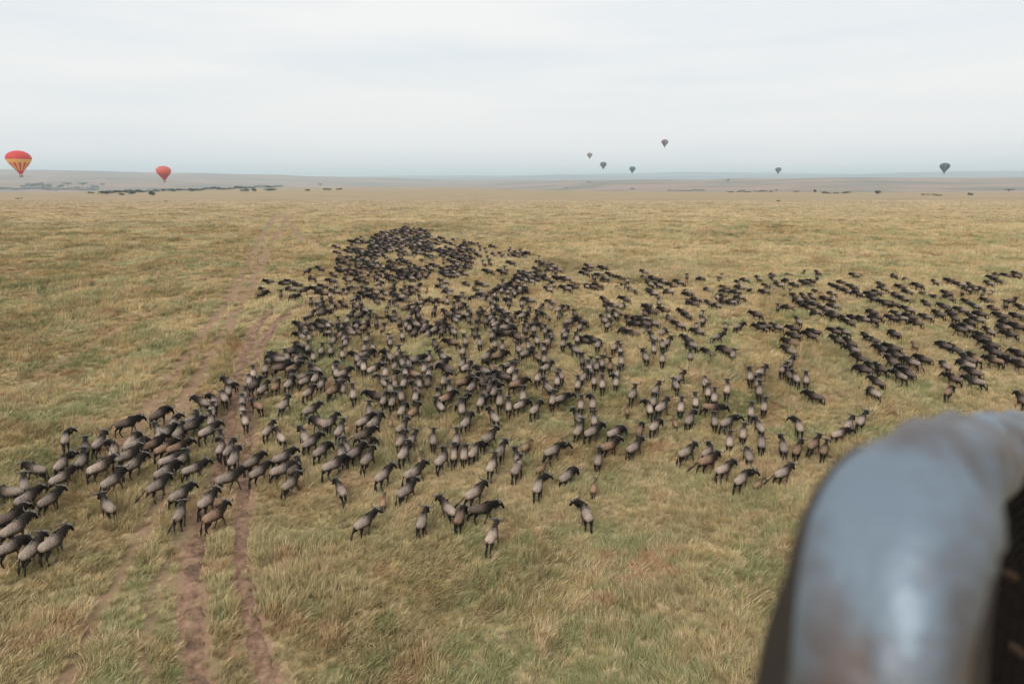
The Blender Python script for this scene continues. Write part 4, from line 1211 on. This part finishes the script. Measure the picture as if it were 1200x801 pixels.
C_ = cr_interp(t0, np.c_[ctr, rad], tt)
axis0 = np.array(cam_m.to_3x3() @ Vector((0, 0, 1)))      # towards the viewer
SEG = 56; V = np.zeros((len(tt), SEG, 3))
bend_t = t0[6]
for i in range(len(tt)):
    tg = C_[min(i + 1, len(tt) - 1), :3] - C_[max(i - 1, 0), :3]; tg /= np.linalg.norm(tg)
    s_ = np.cross(tg, axis0); s_ /= np.linalg.norm(s_); u_ = np.cross(s_, tg)
    for k in range(SEG):
        an = 2 * math.pi * k / SEG
        crease = 0.008 * math.sin(tt[i] * 150 + 1.6 * math.sin(an * 2)) * math.exp(-((tt[i] - bend_t - 0.03) / 0.09) ** 2) * (0.5 + 0.5 * math.cos(an - 0.4))
        dent = 0.004 * math.sin(an * 3 + tt[i] * 14) + 0.003 * math.sin(an * 5 - tt[i] * 31)
        rr2 = C_[i, 3] + crease + dent
        V[i, k] = C_[i, :3] + s_ * rr2 * math.cos(an) + u_ * rr2 * math.sin(an)
bp_ = np.array(base_pt)
SIDE_SHADE = simple('side_shade', (0.030, 0.024, 0.021), 0.6, noise=0.4, scale=14)  # shade on the pad's two sides, put in as dark strips over it
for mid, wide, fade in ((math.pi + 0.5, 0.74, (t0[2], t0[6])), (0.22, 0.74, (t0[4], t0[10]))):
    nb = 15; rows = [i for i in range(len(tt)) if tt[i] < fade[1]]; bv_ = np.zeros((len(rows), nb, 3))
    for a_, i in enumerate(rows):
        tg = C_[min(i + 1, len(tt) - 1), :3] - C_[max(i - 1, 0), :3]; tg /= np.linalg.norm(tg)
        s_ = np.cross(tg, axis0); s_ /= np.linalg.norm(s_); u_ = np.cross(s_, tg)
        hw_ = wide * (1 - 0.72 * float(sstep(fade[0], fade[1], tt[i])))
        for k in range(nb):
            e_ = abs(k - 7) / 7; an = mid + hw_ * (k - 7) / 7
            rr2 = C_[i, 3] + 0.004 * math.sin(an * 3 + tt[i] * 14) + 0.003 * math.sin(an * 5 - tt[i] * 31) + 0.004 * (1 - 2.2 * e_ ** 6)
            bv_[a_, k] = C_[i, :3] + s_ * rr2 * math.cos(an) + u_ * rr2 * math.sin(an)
    grid_obj('side_shade_strip', bv_.reshape(-1, 3) - bp_, len(rows), nb, SIDE_SHADE, parent=root)
grid_obj('padded_rim', V.reshape(-1, 3) - bp_, len(tt), SEG, LEA, wrap=True, parent=root)
# lining panel under the rim, then woven wicker beyond its edge
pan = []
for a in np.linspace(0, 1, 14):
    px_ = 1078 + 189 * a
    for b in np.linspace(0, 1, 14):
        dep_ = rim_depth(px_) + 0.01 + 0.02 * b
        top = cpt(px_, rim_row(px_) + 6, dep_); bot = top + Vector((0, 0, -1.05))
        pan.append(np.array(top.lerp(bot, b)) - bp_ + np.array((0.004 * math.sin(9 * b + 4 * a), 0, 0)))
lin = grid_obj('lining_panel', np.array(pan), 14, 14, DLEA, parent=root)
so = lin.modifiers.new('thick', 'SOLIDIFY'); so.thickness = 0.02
# woven rods and stakes on the outside of the lining
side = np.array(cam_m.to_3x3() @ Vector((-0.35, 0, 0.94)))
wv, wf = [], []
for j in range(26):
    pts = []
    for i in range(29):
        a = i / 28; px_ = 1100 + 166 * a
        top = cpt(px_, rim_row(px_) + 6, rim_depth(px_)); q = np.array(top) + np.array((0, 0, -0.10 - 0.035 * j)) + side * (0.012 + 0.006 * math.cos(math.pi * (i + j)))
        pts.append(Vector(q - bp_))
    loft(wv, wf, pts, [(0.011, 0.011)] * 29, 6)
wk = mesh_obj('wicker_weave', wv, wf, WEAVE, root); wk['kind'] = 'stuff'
for i in range(9):
    px_ = 1104 + 158 * (i + 0.3) / 9; sv, sf = [], []
    top = np.array(cpt(px_, rim_row(px_) + 6, rim_depth(px_)))
    loft(sv, sf, [Vector(top + np.array((0, 0, -z__)) + side * 0.012 - bp_) for z__ in (0.04, 0.4, 0.7, 1.02)], [(0.009, 0.009)] * 4, 7)
    mesh_obj('stake', sv, sf, WEAVE, root)
for (x0, y0, x1, y1) in ((1174, 672, 1190, 678), (1180, 755, 1198, 768)):
    sv, sf = [], []
    loft(sv, sf, [Vector(np.array(cpt(x0 + (x1 - x0) * k / 4, y0 + (y1 - y0) * k / 4 - 3 * math.sin(math.pi * k / 4), rim_depth(1175) - 0.06)) - bp_) for k in range(5)], [(0.008, 0.008)] * 5, 8)
    mesh_obj('lacing_cord', sv, sf, TANC, root)
tag(root, 'blurred grey padded leather rim of the viewer\'s basket in the lower right corner', 'basket')

# ------------------------------------------------------------------ air
bm = bmesh.new(); bmesh.ops.create_cube(bm, size=1.0)
for v in bm.verts: v.co = Vector((v.co.x * 36000, v.co.y * 36000, -230 + (v.co.z + 0.5) * 425))
me = bpy.data.meshes.new('haze'); bm.to_mesh(me); bm.free()
hz_ = bpy.data.objects.new('haze', me); col.objects.link(hz_)
mh = bpy.data.materials.new('air'); mh.use_nodes = True
n, l = mh.node_tree.nodes, mh.node_tree.links
n.clear()
ou = n.new('ShaderNodeOutputMaterial'); pv = n.new('ShaderNodeVolumePrincipled')
pv.inputs['Color'].default_value = (0.75, 0.915, 1.0, 1); pv.inputs['Density'].default_value = 0.00015; pv.inputs['Anisotropy'].default_value = 0.0
l.new(pv.outputs['Volume'], ou.inputs['Volume'])
me.materials.append(mh)
tag(hz_, 'thin pale morning haze over the whole plain', 'haze', kind='stuff')
